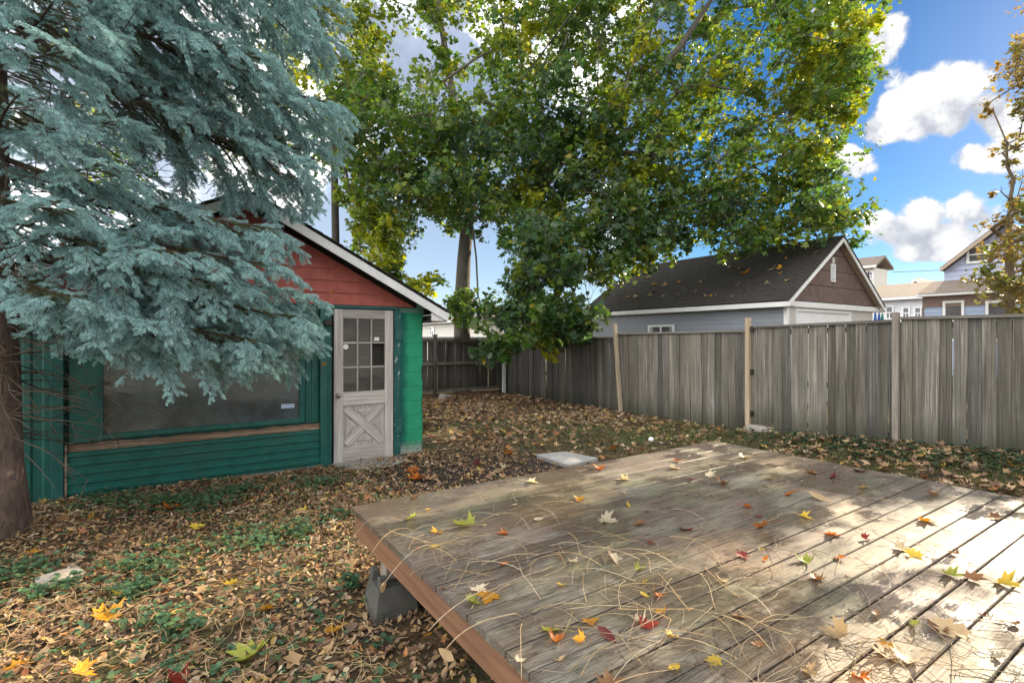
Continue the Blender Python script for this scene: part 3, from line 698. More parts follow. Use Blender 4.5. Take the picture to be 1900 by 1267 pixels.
# roof with barge boards
EX = 0.245
rf = None
for sgn in (-1, 1):
    xe = (SX1 + EX) if sgn > 0 else (SX0 - EX); ze = rake_z(xe); xa = PKX - 0.004 * sgn
    y0, y1 = SYF - OV, SYB + 0.25
    m = MB().prism([(PKX, PKZ), (xe, ze), (xe, ze - 0.03), (PKX, PKZ - 0.03)], 1, y0 + 0.02, y1)
    roof = sh(m.build('roof', 'dark_shingle', None))
    dx = xe - PKX; L = math.hypot(dx, ze - PKZ); ux, uz = dx / L, (ze - PKZ) / L; nx, nz = -uz * sgn, abs(ux)
    for j in range(int(L / 0.14)):                       # shingle courses, butt edges proud
        a = L - j * 0.14 + 0.02; b = a - 0.17
        if b < 0: b = 0
        pa = (PKX + ux * a, PKZ + uz * a); pb = (PKX + ux * b, PKZ + uz * b)
        poly = [(pa[0] + nx * 0.004, pa[1] + nz * 0.004), (pb[0] + nx * 0.002, pb[1] + nz * 0.002), (pb[0] + nx * 0.006, pb[1] + nz * 0.006), (pa[0] + nx * 0.016, pa[1] + nz * 0.016)]
        link('shingle_course', MB().prism(poly, 1, y0 - 0.015, y1 + 0.02).me('shingle_course'), 'dark_shingle', roof)
    # barge board (white, peeling) on the gable end
    lo = 0.115
    m = MB().prism([(PKX, PKZ - 0.032), (xe, ze - 0.032), (xe, ze - 0.032 - lo), (PKX, PKZ - 0.032 - lo)], 1, y0, y0 + 0.022)
    sh(m.build('barge_board', 'white_trim', None))
    m = MB().prism([(PKX, PKZ - 0.034), (xe - 0.02 * sgn, ze + 0.0104 - 0.034), (xe - 0.02 * sgn, ze + 0.0104 - 0.05), (PKX, PKZ - 0.05)], 1, y0 + 0.024, SYF + 0.02)
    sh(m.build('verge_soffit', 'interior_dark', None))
    xw = SX1 if sgn > 0 else SX0
    xs_, xl_ = sorted((xw + 0.002 * sgn, xe - 0.022 * sgn))
    sh(box('eave_soffit', 'brown_trim', None, xs_, xl_, y0 + 0.024, y1, ze - 0.155, ze - 0.14))
    xs_, xl_ = sorted((xe - 0.02 * sgn, xe + 0.002 * sgn))
    sh(box('eave_fascia', 'white_trim', None, xs_, xl_, y0 + 0.024, y1, ze - 0.155, ze - 0.035))
    if sgn > 0:
        sh(MB().prism([(xw, ze - 0.139), (xe - 0.024, ze - 0.139), (xe - 0.024, ze - 0.05), (xw, rake_z(xw) - 0.155)], 1, y0 + 0.023, y0 + 0.043).build('box_return', 'white_trim', None))
        sh(box('corner_block', 'pale_green_paint', None, SX1 - 0.12, SX1 - 0.001, y0 + 0.06, SYF - 0.031, 2.02, 2.14))
# ---- the door: stiles, rails, nine panes and a crossbuck panel
door = sh(box('door', 'door_wood', None, DL + 0.105, DR - 0.105, SYF - 0.002, SYF + 0.012, 0.13, 0.74)); door.name = 'door'
def dpart(name, mat, x0, x1, y0, y1, z0, z1, b=0.003):
    o = box(name, mat, None, x0, x1, y0, y1, z0, z1, b); o.parent = door; o.matrix_parent_inverse = Matrix.Translation(-door.location) @ Matrix.Translation((0, 0, 0)); return o
def dkeep(o):
    o.parent = door; o.matrix_parent_inverse = Matrix.Translation(-door.location); return o
yf, yb2 = SYF - 0.022, SYF + 0.020
st = 0.118
dpart('stile', 'door_wood', DL, DL + st, yf, yb2, DB + 0.005, DT); dpart('stile', 'door_wood', DR - st, DR, yf, yb2, DB + 0.005, DT)
xi0, xi1 = DL + st + 0.0005, DR - st - 0.0005
z_win0, z_win1 = 0.895, 1.865
for za, zb_ in ((DB + 0.005, 0.165), (0.715, z_win0), (z_win1, DT)):
    dpart('rail', 'door_wood_rail', xi0, xi1, yf + 0.001, yb2 - 0.001, za, zb_)
pw = (xi1 - xi0); ph_ = (z_win1 - z_win0)
for k in (1, 2):
    dpart('muntin', 'door_wood', xi0 + pw * k / 3 - 0.011, xi0 + pw * k / 3 + 0.011, yf + 0.004, SYF + 0.012, z_win0, z_win1, 0.003)
    for j in range(3):
        dpart('muntin', 'door_wood_rail', xi0 + pw * j / 3 + (0.0115 if j else 0), xi0 + pw * (j + 1) / 3 - (0.0115 if j < 2 else 0), yf + 0.003, SYF + 0.012, z_win0 + ph_ * k / 3 - 0.011, z_win0 + ph_ * k / 3 + 0.011, 0.003)
for i in range(3):
    for j in range(3):
        if (i, j) == (2, 1): continue                    # this light has lost its glass
        o = MB().box(-pw / 6 + 0.004, pw / 6 - 0.004, -0.002, 0.002, -ph_ / 6 + 0.004, ph_ / 6 - 0.004).build('pane', 'door_glass', None,
             loc=(xi0 + pw * (i + .5) / 3, SYF + 0.004, z_win0 + ph_ * (j + .5) / 3), rot=(R(random.uniform(-.7, .7)), 0, R(random.uniform(-.7, .7))))
        dkeep(o)
dpart('paper_label', 'sticker_white', xi0 + pw * 0.745, xi0 + pw * 0.865, SYF - 0.004, SYF - 0.0025, z_win0 + ph_ * 2 / 3 + 0.03, z_win0 + ph_ * 2 / 3 + 0.075, 0)
m = MB(); n = 16
V = [(0.036 * math.cos(2 * math.pi * k / n), y_, 0.036 * math.sin(2 * math.pi * k / n)) for y_ in (-0.001, 0.001) for k in range(n)]
dkeep(m.add(V, [tuple(range(n)), tuple(range(2 * n - 1, n - 1, -1))] + [(k, (k + 1) % n, n + (k + 1) % n, n + k) for k in range(n)]).build('round_sticker', 'sticker_white', None, loc=(xi0 + 0.035, SYF - 0.003, z_win0 + ph_ * 2 / 3 - 0.05)))
# crossbuck
pz0, pz1 = 0.166, 0.714
def slanted(x0, z0, x1, z1, w, ya, yb, name='cross_brace'):
    d = Vector((x1 - x0, 0, z1 - z0)); L = d.length; ang = math.atan2(d.z, d.x)
    return dkeep(MB().box(-L / 2, L / 2, ya - SYF, yb - SYF, -w / 2, w / 2, 0.003).build(name, 'door_wood_rail', None, loc=((x0 + x1) / 2, SYF, (z0 + z1) / 2), rot=(0, -ang, 0)))
slanted(xi0 + 0.035, pz1 - 0.035, xi1 - 0.035, pz0 + 0.035, 0.095, yf + 0.002, SYF - 0.0025)
mx, mz = (xi0 + xi1) / 2, (pz0 + pz1) / 2
dd = Vector((xi1 - xi0 - 0.07, 0, pz1 - pz0 - 0.07)).normalized()
for s_ in (1, -1):
    slanted(mx + dd.x * 0.05 * s_, mz + dd.z * 0.05 * s_, (xi1 - 0.035) if s_ > 0 else (xi0 + 0.035), (pz1 - 0.035) if s_ > 0 else (pz0 + 0.035), 0.095, yf + 0.003, SYF - 0.0027)
for (ax, az) in ((0, 1), (0, -1), (1, 0), (-1, 0)):       # raised triangular fields
    if ax == 0: tri = [(mx - 0.12, mz + az * 0.215), (mx + 0.12, mz + az * 0.215), (mx, mz + az * 0.095)]
    else: tri = [(mx + ax * 0.235, mz - 0.12), (mx + ax * 0.235, mz + 0.12), (mx + ax * 0.115, mz)]
    c2 = (sum(p[0] for p in tri) / 3, sum(p[1] for p in tri) / 3)
    V = [(p[0] - c2[0], -0.004, p[1] - c2[1]) for p in tri] + [((p[0] - c2[0]) * .62, -0.013, (p[1] - c2[1]) * .62) for p in tri]
    dkeep(MB().add(V, [(0, 1, 2), (3, 4, 5), (0, 1, 4, 3), (1, 2, 5, 4), (2, 0, 3, 5)]).build('raised_panel', 'door_wood', None, loc=(c2[0], SYF, c2[1])))
m = MB().tube([(0, 0, 0), (0, -0.006, 0), (0, -0.008, 0), (0, -0.03, 0), (0, -0.034, 0), (0, -0.05, 0), (0, -0.062, 0), (0, -0.066, 0)], [0.03, 0.03, 0.012, 0.012, 0.024, 0.030, 0.026, 0.01], 18)
dkeep(m.build('door_knob', 'knob_metal', None, True, loc=(DL + 0.045, SYF - 0.023, 0.855)))
sh(MB().box(-0.045, 0.045, -0.06, 0.0, -0.04, 0.04, 0.01).build('porch_bracket', 'bracket_metal', None, loc=(1.70, SYF - 0.056, 1.80), rot=(0, R(12), 0)))

# ---------------------------------------------------------------- paving bits
def rough_slab(name, poly, z0, z1, mat, label, cat, seed, rot=(0, 0, 0), c=None):
    r = random.Random(seed); n = len(poly); cx = sum(p[0] for p in poly) / n; cy = sum(p[1] for p in poly) / n
    pts = []
    for i in range(n):
        a, b = poly[i], poly[(i + 1) % n]
        for t in (0, .25, .5, .75): pts.append((a[0] + (b[0] - a[0]) * t - cx + r.gauss(0, .006), a[1] + (b[1] - a[1]) * t - cy + r.gauss(0, .006)))
    k = len(pts); V = [(x, y, z0) for x, y in pts] + [(x, y, z1 - 0.008) for x, y in pts] + [(x * .975, y * .975, z1) for x, y in pts]
    F = [tuple(range(k))[::-1]] + [(i, (i + 1) % k, k + (i + 1) % k, k + i) for i in range(k)] + [(k + i, k + (i + 1) % k, 2 * k + (i + 1) % k, 2 * k + i) for i in range(k)] + [tuple(2 * k + i for i in range(k))]
    o = MB().add(V, F).build(name, mat, None, loc=(cx, cy, float(gh(cx, cy))), rot=rot); tag(o, label, cat); return o
sp = [PZ(px, py, -0.03).xy[:] for px, py in ((624, 872), (737, 851), (742, 866), (715, 884), (655, 892))]
rough_slab('door_step', [(1.76, SYF - 0.02), (2.66, SYF - 0.02), (2.70, SYF - 0.33), (2.35, SYF - 0.55), (1.95, SYF - 0.5)], -0.06, 0.015, 'concrete', 'worn concrete step at the foot of the shed door', 'step', 1)
sl_c = [PZ(px, py, 0.04).xy[:] for px, py in ((994, 843), (1050, 838), (1108, 849), (1056, 861))]
rough_slab('paving_slab', sl_c, 0.005, 0.062, 'paver', 'square grey paving slab lying loose beyond the deck edge', 'slab', 2, rot=(R(1.2), R(-1), 0))
def rock(name, loc, sx, sy, sz, label, seed, rz=0.0):
    r = random.Random(seed); V = []; F = []; nu, nv = 14, 8
    from mathutils import noise as nz
    for j in range(nv + 1):
        th = math.pi * j / nv
        for i in range(nu):
            ph = 2 * math.pi * i / nu; d = Vector((math.sin(th) * math.cos(ph), math.sin(th) * math.sin(ph), math.cos(th)))
            q = Vector([math.copysign(abs(c) ** 0.6, c) for c in d]); k = 1 + 0.22 * nz.noise(d * 1.7 + Vector((seed, 0, 0)))
            V.append((q.x * sx * k, q.y * sy * k, q.z * sz * k))
    for j in range(nv):
        for i in range(nu): F.append((j * nu + i, j * nu + (i + 1) % nu, (j + 1) * nu + (i + 1) % nu, (j + 1) * nu + i))
    o = link(name, mesh(name, V, F, True), 'rock', loc=loc, rot=(0, R(4), rz)); return tag(o, label, 'stone')
p = PZ(112, 1072, 0.03); rock('stone', (p.x, p.y, float(gh(p.x, p.y)) + 0.0), 0.13, 0.10, 0.05, 'flat pale stone half buried among leaves near the spruce', 3, 0.3)
p = PZ(820, 735, -0.0); rock('stone', (p.x, FBY - 0.35, -0.03), 0.22, 0.12, 0.12, 'grey stone at the foot of the dark back fence', 9, 0.2)
p = PZ(1425, 790, 0.03); rock('stone', (FX - 0.12, 4.95, 0.05), 0.10, 0.2, 0.08, 'dark stone plugging the gap under the side fence', 5, 0.1)
def ball():
    V = []; F = []; nu, nv = 16, 10; r0 = 0.043
    for j in range(nv + 1):
        for i in range(nu):
            th = math.pi * j / nv; ph = 2 * math.pi * i / nu; V.append((r0 * math.sin(th) * math.cos(ph), r0 * math.sin(th) * math.sin(ph), r0 * math.cos(th) * (0.94 if j < 3 else 1)))
    for j in range(nv):
        for i in range(nu): F.append((j * nu + i, j * nu + (i + 1) % nu, (j + 1) * nu + (i + 1) % nu, (j + 1) * nu + i))
    p = PZ(1208, 820, 0.0)
    o = link('ball', mesh('ball', V, F, True), 'sticker_white', loc=(p.x, p.y, float(gh(p.x, p.y)) + 0.04)); tag(o, 'small white ball lying in the leaves before the fence', 'ball')
ball()
# ---------------------------------------------------------------- neighbour's garage
GX0, GX1, GY0, GY1, GEZ, GPZ = 11.98, 17.18, 6.35, 13.64, 2.50, 4.27
GPX = (GX0 + GX1) / 2 + 0.08
gar = thing('garage', 'blue grey garage with dark shingle roof and brown gable behind the fence', 'garage', (GPX, GY0, 0))
def ga(o): o.parent = gar; o.matrix_parent_inverse = Matrix.Translation((-GPX, -GY0, 0)); return o
wx0, wx1, wy0, wy1 = GX0 + 0.28, GX1 - 0.28, GY0 + 0.22, GY1 - 0.2
WX0, WX1, WY0, WY1 = 8.78, 8.84, 0, 0
# side wall in lapped siding courses
ga(MB().box(wx0 + 0.012, wx0 + 0.1, wy0 + 0.01, wy1, -0.1, GEZ).box(wx1 - 0.1, wx1, wy0 + 0.01, wy1, -0.1, GEZ).box(wx0 + 0.101, wx1 - 0.101, wy1 - 0.1, wy1 - 0.001, -0.1, GEZ).build('wall', 'blue_grey_siding', None))
z = 1.0; 
while z < GEZ - 0.02:
    zt = min(z + 0.125, GEZ)
    ga(MB().prism([(wx0 - 0.010, z), (wx0 + 0.011, z), (wx0 + 0.011, zt), (wx0 + 0.002, zt)], 1, wy0 + 0.06, wy1).build('siding_board', 'blue_grey_siding', None)); z = zt - 0.002
ga(box('corner_board', 'clean_white', None, wx0 - 0.02, wx0 + 0.10, wy0 - 0.02, wy0 + 0.058, -0.1, GEZ - 0.005))
# front wall, garage door, frame
ga(MB().box(wx0 + 0.101, wx0 + 0.42, wy0, wy0 + 0.1, -0.1, GEZ - 0.02).box(wx1 - 1.35, wx1, wy0, wy0 + 0.1, -0.1, GEZ - 0.02).box(wx0 + 0.42, wx1 - 1.35, wy0, wy0 + 0.1, 2.33, GEZ - 0.02).build('front_wall', 'garage_front', None))
gd = ga(box('garage_door', 'clean_white', None, wx0 + 0.48, wx1 - 1.41, wy0 + 0.03, wy0 + 0.07, -0.05, 2.27))
for z0 in (0.03, 0.6, 1.17, 1.74):
    for k in range(4):
        w = (wx1 - 1.41 - wx0 - 0.48) / 4; x0 = wx0 + 0.48 + k * w
        o = box('door_panel', 'clean_white', None, x0 + 0.06, x0 + w - 0.06, wy0 + 0.018, wy0 + 0.029, z0 + 0.05, z0 + 0.46, 0.004); o.parent = gd; o.matrix_parent_inverse = Matrix.Translation(-gd.location)
ga(MB().box(wx0 + 0.42, wx0 + 0.479, wy0 - 0.02, wy0 + 0.05, -0.1, 2.329).box(wx1 - 1.409, wx1 - 1.35, wy0 - 0.02, wy0 + 0.05, -0.1, 2.329).box(wx0 + 0.479, wx1 - 1.409, wy0 - 0.02, wy0 + 0.05, 2.271, 2.329).build('door_frame', 'clean_white', None))
# small window peeping over the fence
a = PX(1203, 607, wx0); b = PX(1252, 612, wx0)
ga(MB().box(wx0 - 0.03, wx0 - 0.012, b.y, b.y + 0.07, 1.2, a.z).box(wx0 - 0.03, wx0 - 0.012, a.y - 0.07, a.y, 1.2, a.z).box(wx0 - 0.03, wx0 - 0.012, b.y, a.y, a.z, a.z + 0.06).box(wx0 - 0.03, wx0 - 0.012, (a.y + b.y) / 2 - 0.03, (a.y + b.y) / 2 + 0.03, 1.2, a.z).build('window_frame', 'clean_white', None))
ga(box('pane', 'far_glass', None, wx0 - 0.0195, wx0 - 0.0125, b.y + 0.07, a.y - 0.07, 1.2, a.z))
# gable: brown sheet panels with open joints
gz0 = GEZ + 0.02
def groof(x): return GPZ - (GPZ - GEZ) / (GPX - GX0) * abs(x - GPX)
rows = [gz0, gz0 + 0.42, gz0 + 0.84, gz0 + 1.26, GPZ - 0.1]; slope = (GPZ - GEZ) / (GPX - GX0)
for i in range(4):
    za, zb = rows[i] + 0.006, rows[i + 1] - 0.006
    ha, hb = (GPZ - 0.14 - za) / slope, max(0.03, (GPZ - 0.14 - zb) / slope)
    cuts = [-1.0, -0.18 if i % 2 else 0.25, 1.0]
    for j in range(2):
        xa0, xa1 = GPX + cuts[j] * ha, GPX + cuts[j + 1] * ha; xb0, xb1 = GPX + cuts[j] * hb, GPX + cuts[j + 1] * hb
        if j == 0: xa1 = xb1 = GPX + cuts[1] * hb - 0.005
        else: xa0 = xb0 = GPX + cuts[1] * hb + 0.005
        ys_ = wy0 - 0.03; c = Vector((GPX, ys_, za))
        v = [(xa0, ys_, za), (xa1, ys_, za), (xb1, ys_ + .006, zb), (xb0, ys_ + .006, zb), (xa0, ys_ + .028, za), (xa1, ys_ + .028, za), (xb1, ys_ + .028, zb), (xb0, ys_ + .028, zb)]
        ga(MB().add([Vector(p) - c for p in v], [(0, 1, 2, 3), (7, 6, 5, 4), (0, 4, 5, 1), (1, 5, 6, 2), (2, 6, 7, 3), (3, 7, 4, 0)]).build('gable_panel', 'gable_brown', None, loc=c))
ga(MB().prism([(wx0, GEZ), (wx1, GEZ), (GPX, GPZ - 0.16)], 1, wy0, wy0 + 0.1).build('gable_wall', 'interior_dark', None))
vx = GPX - 0.20; vz0, vz1 = 3.08, 3.55
vent = ga(MB().box(vx - 0.11, vx - 0.07, wy0 - 0.06, wy0 - 0.031, vz0, vz1).box(vx + 0.07, vx + 0.11, wy0 - 0.06, wy0 - 0.031, vz0, vz1).box(vx - 0.07, vx + 0.07, wy0 - 0.06, wy0 - 0.031, vz0, vz0 + 0.04).box(vx - 0.07, vx + 0.07, wy0 - 0.06, wy0 - 0.031, vz1 - 0.04, vz1).build('gable_vent', 'clean_white', None))
for k in range(8):
    z = vz0 + 0.07 + k * 0.048
    link('louvre', MB().prism([(wy0 - 0.058, z), (wy0 - 0.054, z), (wy0 - 0.036, z + 0.04), (wy0 - 0.040, z + 0.04)], 0, vx - 0.069, vx + 0.069).me('louvre'), 'clean_white', vent)
ga(box('vent_pipe', 'clean_white', None, vx - 0.03, vx + 0.03, wy0 - 0.07, wy0 - 0.032, vz1 + 0.02, vz1 + 0.16))
for sgn in (-1, 1):
    xe = GX1 if sgn > 0 else GX0; ze = GEZ
    y0, y1 = GY0, GY1
    roof = ga(MB().prism([(GPX, GPZ), (xe, ze), (xe, ze - 0.03), (GPX, GPZ - 0.03)], 1, y0 + 0.02, y1 - 0.02).build('roof', 'dark_shingle', None))
    dx = xe - GPX; L = math.hypot(dx, ze - GPZ); ux, uz = dx / L, (ze - GPZ) / L; nx, nz = -uz * sgn, abs(ux)
    for j in range(int(L / 0.145) + 1):
        a = L - j * 0.145 + 0.02; b = max(0, a - 0.175)
        pa = (GPX + ux * a, GPZ + uz * a); pb = (GPX + ux * b, GPZ + uz * b); t = 0.020
        poly = [(pa[0] + nx * 0.004, pa[1] + nz * 0.004), (pb[0] + nx * 0.002, pb[1] + nz * 0.002), (pb[0] + nx * 0.007, pb[1] + nz * 0.007), (pa[0] + nx * t, pa[1] + nz * t)]
        link('shingle_course', MB().prism(poly, 1, y0 - 0.012, y1 + 0.012).me('shingle_course'), 'dark_shingle', roof)
    for yb in (y0, y1 - 0.022):
        ga(MB().prism([(GPX, GPZ - 0.032), (xe, ze - 0.032), (xe, ze - 0.145), (GPX, GPZ - 0.145)], 1, yb, yb + 0.022).build('barge_board', 'clean_white', None))
    ga(MB().prism([(GPX, GPZ - 0.034), (xe - 0.03 * sgn, ze - 0.012), (xe - 0.03 * sgn, ze - 0.030), (GPX, GPZ - 0.052)], 1, y0 + 0.024, wy0 - 0.002).build('verge_soffit', 'soffit_tan', None))
    xs_, xl_ = sorted((xe + 0.002 * sgn, xe - 0.022 * sgn)); ga(box('eave_fascia', 'clean_white', None, xs_, xl_, y0 + 0.024, y1 - 0.024, ze - 0.15, ze - 0.034))
    xs_, xl_ = sorted((xe - 0.024 * sgn, (wx1 if sgn > 0 else wx0) + 0.002 * sgn)); ga(box('eave_soffit', 'soffit_tan', None, xs_, xl_, y0 + 0.024, y1 - 0.024, ze - 0.15, ze - 0.135))
ga(box('gable_trim', 'clean_white', None, GX0 + 0.03, GX1 - 0.03, wy0 - 0.075, wy0 - 0.033, GEZ - 0.135, GEZ + 0.0))
ga(MB().prism([(GPX - 0.12, GPZ - 0.05), (GPX, GPZ + 0.03), (GPX + 0.12, GPZ - 0.05)], 1, GY0 - 0.01, GY1 + 0.01).build('ridge_cap', 'dark_shingle', None))

# ---------------------------------------------------------------- houses beyond
def siding_wall(parent, mat, axis, face, a0, a1, z0, z1, pitch=0.2, sgn=-1, top=None, name='siding'):
    """lapped boards on a wall facing sgn along axis; joined because each is only a few pixels tall"""
    m = MB(); z = z0
    while z < z1 - 0.02:
        zt = min(z + pitch, z1); lo, hi = (a0, a1) if top is None else top(z)
        prof = [(face + sgn * 0.03, z), (face - sgn * 0.02, z), (face - sgn * 0.02, zt), (face + sgn * 0.004, zt)]
        if axis == 0: m.prism([(p[0], p[1]) for p in prof], 1, lo, hi)
        else: m.prism(prof, 0, lo, hi)
        z = zt - 0.002
    o = m.build(name, mat, parent); o['kind'] = 'stuff'; return o
def far_window(parent, axis, face, a0, a1, z0, z1, sgn=-1, fw=0.10, mat='clean_white', bars=0):
    o1, o2 = sorted((face + sgn * 0.035, face + sgn * 0.08)); m = MB()
    def bx(m, p0, p1, q0, q1, s0, s1): 
        return m.box(s0, s1, p0, p1, q0, q1) if axis == 0 else m.box(p0, p1, s0, s1, q0, q1)
    bx(m, a0 - fw, a0, z0 - fw, z1 + fw, o1, o2); bx(m, a1, a1 + fw, z0 - fw, z1 + fw, o1, o2); bx(m, a0, a1, z1, z1 + fw, o1, o2); bx(m, a0, a1, z0 - fw, z0, o1, o2)
    zm = (z0 + z1) / 2; bx(m, a0, a1, zm - 0.03, zm + 0.03, o1, o2)
    for k in range(bars): bx(m, a0 + (a1 - a0) * (k + 1) / (bars + 1) - .02, a0 + (a1 - a0) * (k + 1) / (bars + 1) + .02, z0, zm - 0.03, o1, o2)
    w = m.build('window', mat, parent)
    s0, s1 = sorted((face + sgn * 0.032, face + sgn * 0.042)); link('pane', bx(MB(), a0, a1, z0, z1, s0, s1).me('pane'), 'far_glass', w)
# blue house: gable end towards us
BX = 29.3
bl = thing('blue_house', 'blue clapboard house with gable at the right edge behind the fence', 'house')
yL = PX(1713, 560, BX).y; zE = PX(1713, 549, BX).z
MB().box(BX + 0.02, BX + 9, -6, yL, -0.1, zE).build('wall', 'blue_siding', bl)
siding_wall(bl, 'blue_siding', 0, BX, -6, yL, 0.2, zE - 0.55, 0.2)
box('frieze_board', 'brown_trim', bl, BX - 0.05, BX + 0.01, -6, yL + 0.02, zE - 0.55, zE - 0.06)
box('corner_board', 'brown_trim', bl, BX - 0.045, BX + 0.05, yL - 0.04, yL + 0.05, -0.1, zE - 0.55)
box('eave_trim', 'clean_white', bl, BX - 0.5, BX + 0.02, -6, yL + 0.15, zE - 0.06, zE + 0.06)
MB().prism([(BX - 0.55, zE + 0.061), (BX + 1.4, zE + 0.061), (BX + 1.4, zE + 0.75)], 1, -6, yL + 0.05).build('porch_roof', 'grey_shingle', bl)
w0, w1 = PX(1790, 560, BX), PX(1750, 560, BX); far_window(bl, 0, BX, w0.y + 0.1, w1.y - 0.1, zE - 2.0, PX(1770, 560, BX).z - 0.05)
w0, w1 = PX(1872, 560, BX), PX(1832, 560, BX); far_window(bl, 0, BX, w0.y + 0.05, w1.y - 0.05, zE - 2.0, PX(1850, 562, BX).z)
UX = BX + 1.5; q = PX(1752, 530, UX); ue = PX(1745, 503, UX - 0.3); pk = PX(1862, 415, UX - 0.3)
uy1 = q.y; uyc = pk.y; uy0 = 2 * uyc - uy1; sl2 = (pk.z - ue.z) / (ue.y - pk.y)
MB().box(UX + 0.02, UX + 8, uy0, uy1, zE + 0.3, ue.z).prism([(uy0, ue.z), (uy1, ue.z), (uyc, ue.z + sl2 * (uy1 - uyc))], 0, UX + 0.02, UX + 8).build('upper_wall', 'violet_siding', bl)
siding_wall(bl, 'violet_siding', 0, UX, uy0, uy1, zE + 0.3, ue.z, 0.22, name='upper_siding')
siding_wall(bl, 'violet_siding', 0, UX, 0, 0, ue.z, pk.z - 0.3, 0.22, top=lambda z: (uyc - max(0.1, (pk.z - z - 0.1) / sl2 - 0.25), uyc + max(0.1, (pk.z - z - 0.1) / sl2 - 0.25)), name='gable_siding')
for s_ in (-1, 1):
    ye = uyc + s_ * (ue.y - uyc)
    MB().prism([(uyc, pk.z), (ye, ue.z), (ye, ue.z + 0.16), (uyc, pk.z + 0.18)], 0, UX - 0.35, UX + 8.3).build('roof', 'grey_shingle', bl)
    MB().prism([(uyc, pk.z - 0.05), (ye, ue.z - 0.05), (ye, ue.z + 0.10), (uyc, pk.z + 0.12)], 0, UX - 0.39, UX - 0.352).build('barge_board', 'soffit_tan', bl)
gw = PX(1815, 470, UX); far_window(bl, 0, UX, gw.y - 0.35, gw.y + 0.3, gw.z - 0.35, gw.z + 0.25)

def gable_house(name, label, px0, px1, pye, pyp, f, mat, roofmat, depth=8.0, axis=0, wins=()):
    """far house drawn from its left/right corner, eave and peak heights at view distance f; gable end faces -X (axis 0) or eave side faces -X (axis 1)"""
    h = thing(name, label, 'house')
    a = P(px0, pye, f); X = a.x; b = PX(px1, pye, X); y1, y0 = a.y, b.y; ze = a.z; zp = P((px0 + px1) / 2, pyp, f).z
    if axis == 0:
        yc = (y0 + y1) / 2; s = (zp - ze) / (y1 - yc)
        MB().box(X + 0.02, X + depth, y0, y1, -0.1, ze).prism([(y0, ze), (y1, ze), (yc, zp - 0.05)], 0, X + 0.02, X + depth).build('wall', mat, h)
        siding_wall(h, mat, 0, X, y0, y1, 0.2, ze, 0.22)
        siding_wall(h, mat, 0, X, 0, 0, ze, zp - 0.2, 0.22, top=lambda z: (yc - max(.05, (zp - z) / s - .3), yc + max(.05, (zp - z) / s - .3)), name='gable_siding')
        for q in (-1, 1):
            ye = yc + q * (y1 - yc + 0.35); zz = ze - 0.35 * s
            MB().prism([(yc, zp), (ye, zz), (ye, zz + 0.18), (yc, zp + 0.2)], 0, X - 0.35, X + depth).build('roof', roofmat, h)
            MB().prism([(yc, zp - 0.06), (ye, zz - 0.06), (ye, zz + 0.12), (yc, zp + 0.14)], 0, X - 0.40, X - 0.352).build('barge_board', 'clean_white', h)
    else:
        MB().box(X + 0.02, X + depth, y0, y1, -0.1, ze).build('wall', mat, h)
        siding_wall(h, mat, 0, X, y0, y1, 0.2, ze, 0.22)
        MB().prism([(X - 0.4, ze), (X + depth / 2, zp), (X + depth + 0.4, ze), (X + depth + 0.4, ze + 0.18), (X + depth / 2, zp + 0.2), (X - 0.4, ze + 0.18)], 1, y0 - 0.3, y1 + 0.3).build('roof', roofmat, h)
        box('gutter', 'clean_white', h, X - 0.52, X - 0.402, y0 - 0.3, y1 + 0.3, ze - 0.02, ze + 0.15)
    for (wa, wb, wz0, wz1) in wins:
        p0 = PX(wb, wz1, X); p1 = PX(wa, wz0, X); far_window(h, 0, X, p0.y, p1.y, p0.z, p1.z, bars=1)
    return h
gable_house('white_house', 'small white clapboard house right of the garage gable', 1598, 1712, 560, 528, 36, 'white_siding', 'grey_shingle', 8, 1, wins=((1646, 1656, 570, 590), (1677, 1686, 572, 590), (1699, 1708, 572, 590)))
gable_house('cyan_house', 'pale cyan gabled house glimpsed behind the small white house', 1655, 1752, 556, 524, 46, 'cyan_siding', 'grey_shingle', 9, 0, wins=((1668, 1675, 537, 552),))
gable_house('cream_house', 'cream house whose eave shows behind the garage peak', 1560, 1622, 503, 484, 42, 'cream_siding', 'grey_shingle', 2.4, 1, wins=((1606, 1611, 506, 516), (1614, 1619, 506, 516)))
gable_house('pale_house', 'pale house seen low between the shed and the tree trunk', 740, 905, 604, 592, 44, 'cream_siding', 'grey_shingle', 9, 1, wins=((800, 806, 608, 620),))
gable_house('far_house', 'low pale house beyond the garage, mostly hidden by foliage', 930, 1090, 606, 590, 48, 'white_siding', 'grey_shingle', 9, 1)
# folded garden parasols next to the white house
for i, (px_, mt, lab) in enumerate(((1624, 'cloth_blue', 'leftmost of three folded parasols over the fence, dark blue'), (1631, 'cloth_blue', 'middle one of three folded parasols over the fence, dark blue'), (1637, 'cloth_green', 'folded green parasol poking above the fence beside two blue ones'))):
    p = P(px_, 578 + i, 26); t = thing('folded_parasol', lab, 'parasol', (p.x, p.y, 0), group='folded parasols beyond the fence')
    MB().tube([(0, 0, -0.02), (0, 0, p.z - 0.02)], 0.02, 8).build('pole', 'clean_white', t)
    MB().tube([(0, 0, p.z - 1.5), (0, 0, p.z - 1.4), (0, 0, p.z - 0.5), (0, 0, p.z - 0.15), (0, 0, p.z)], [0.10, 0.13, 0.085, 0.05, 0.012], 8).build('canopy', mt, t)
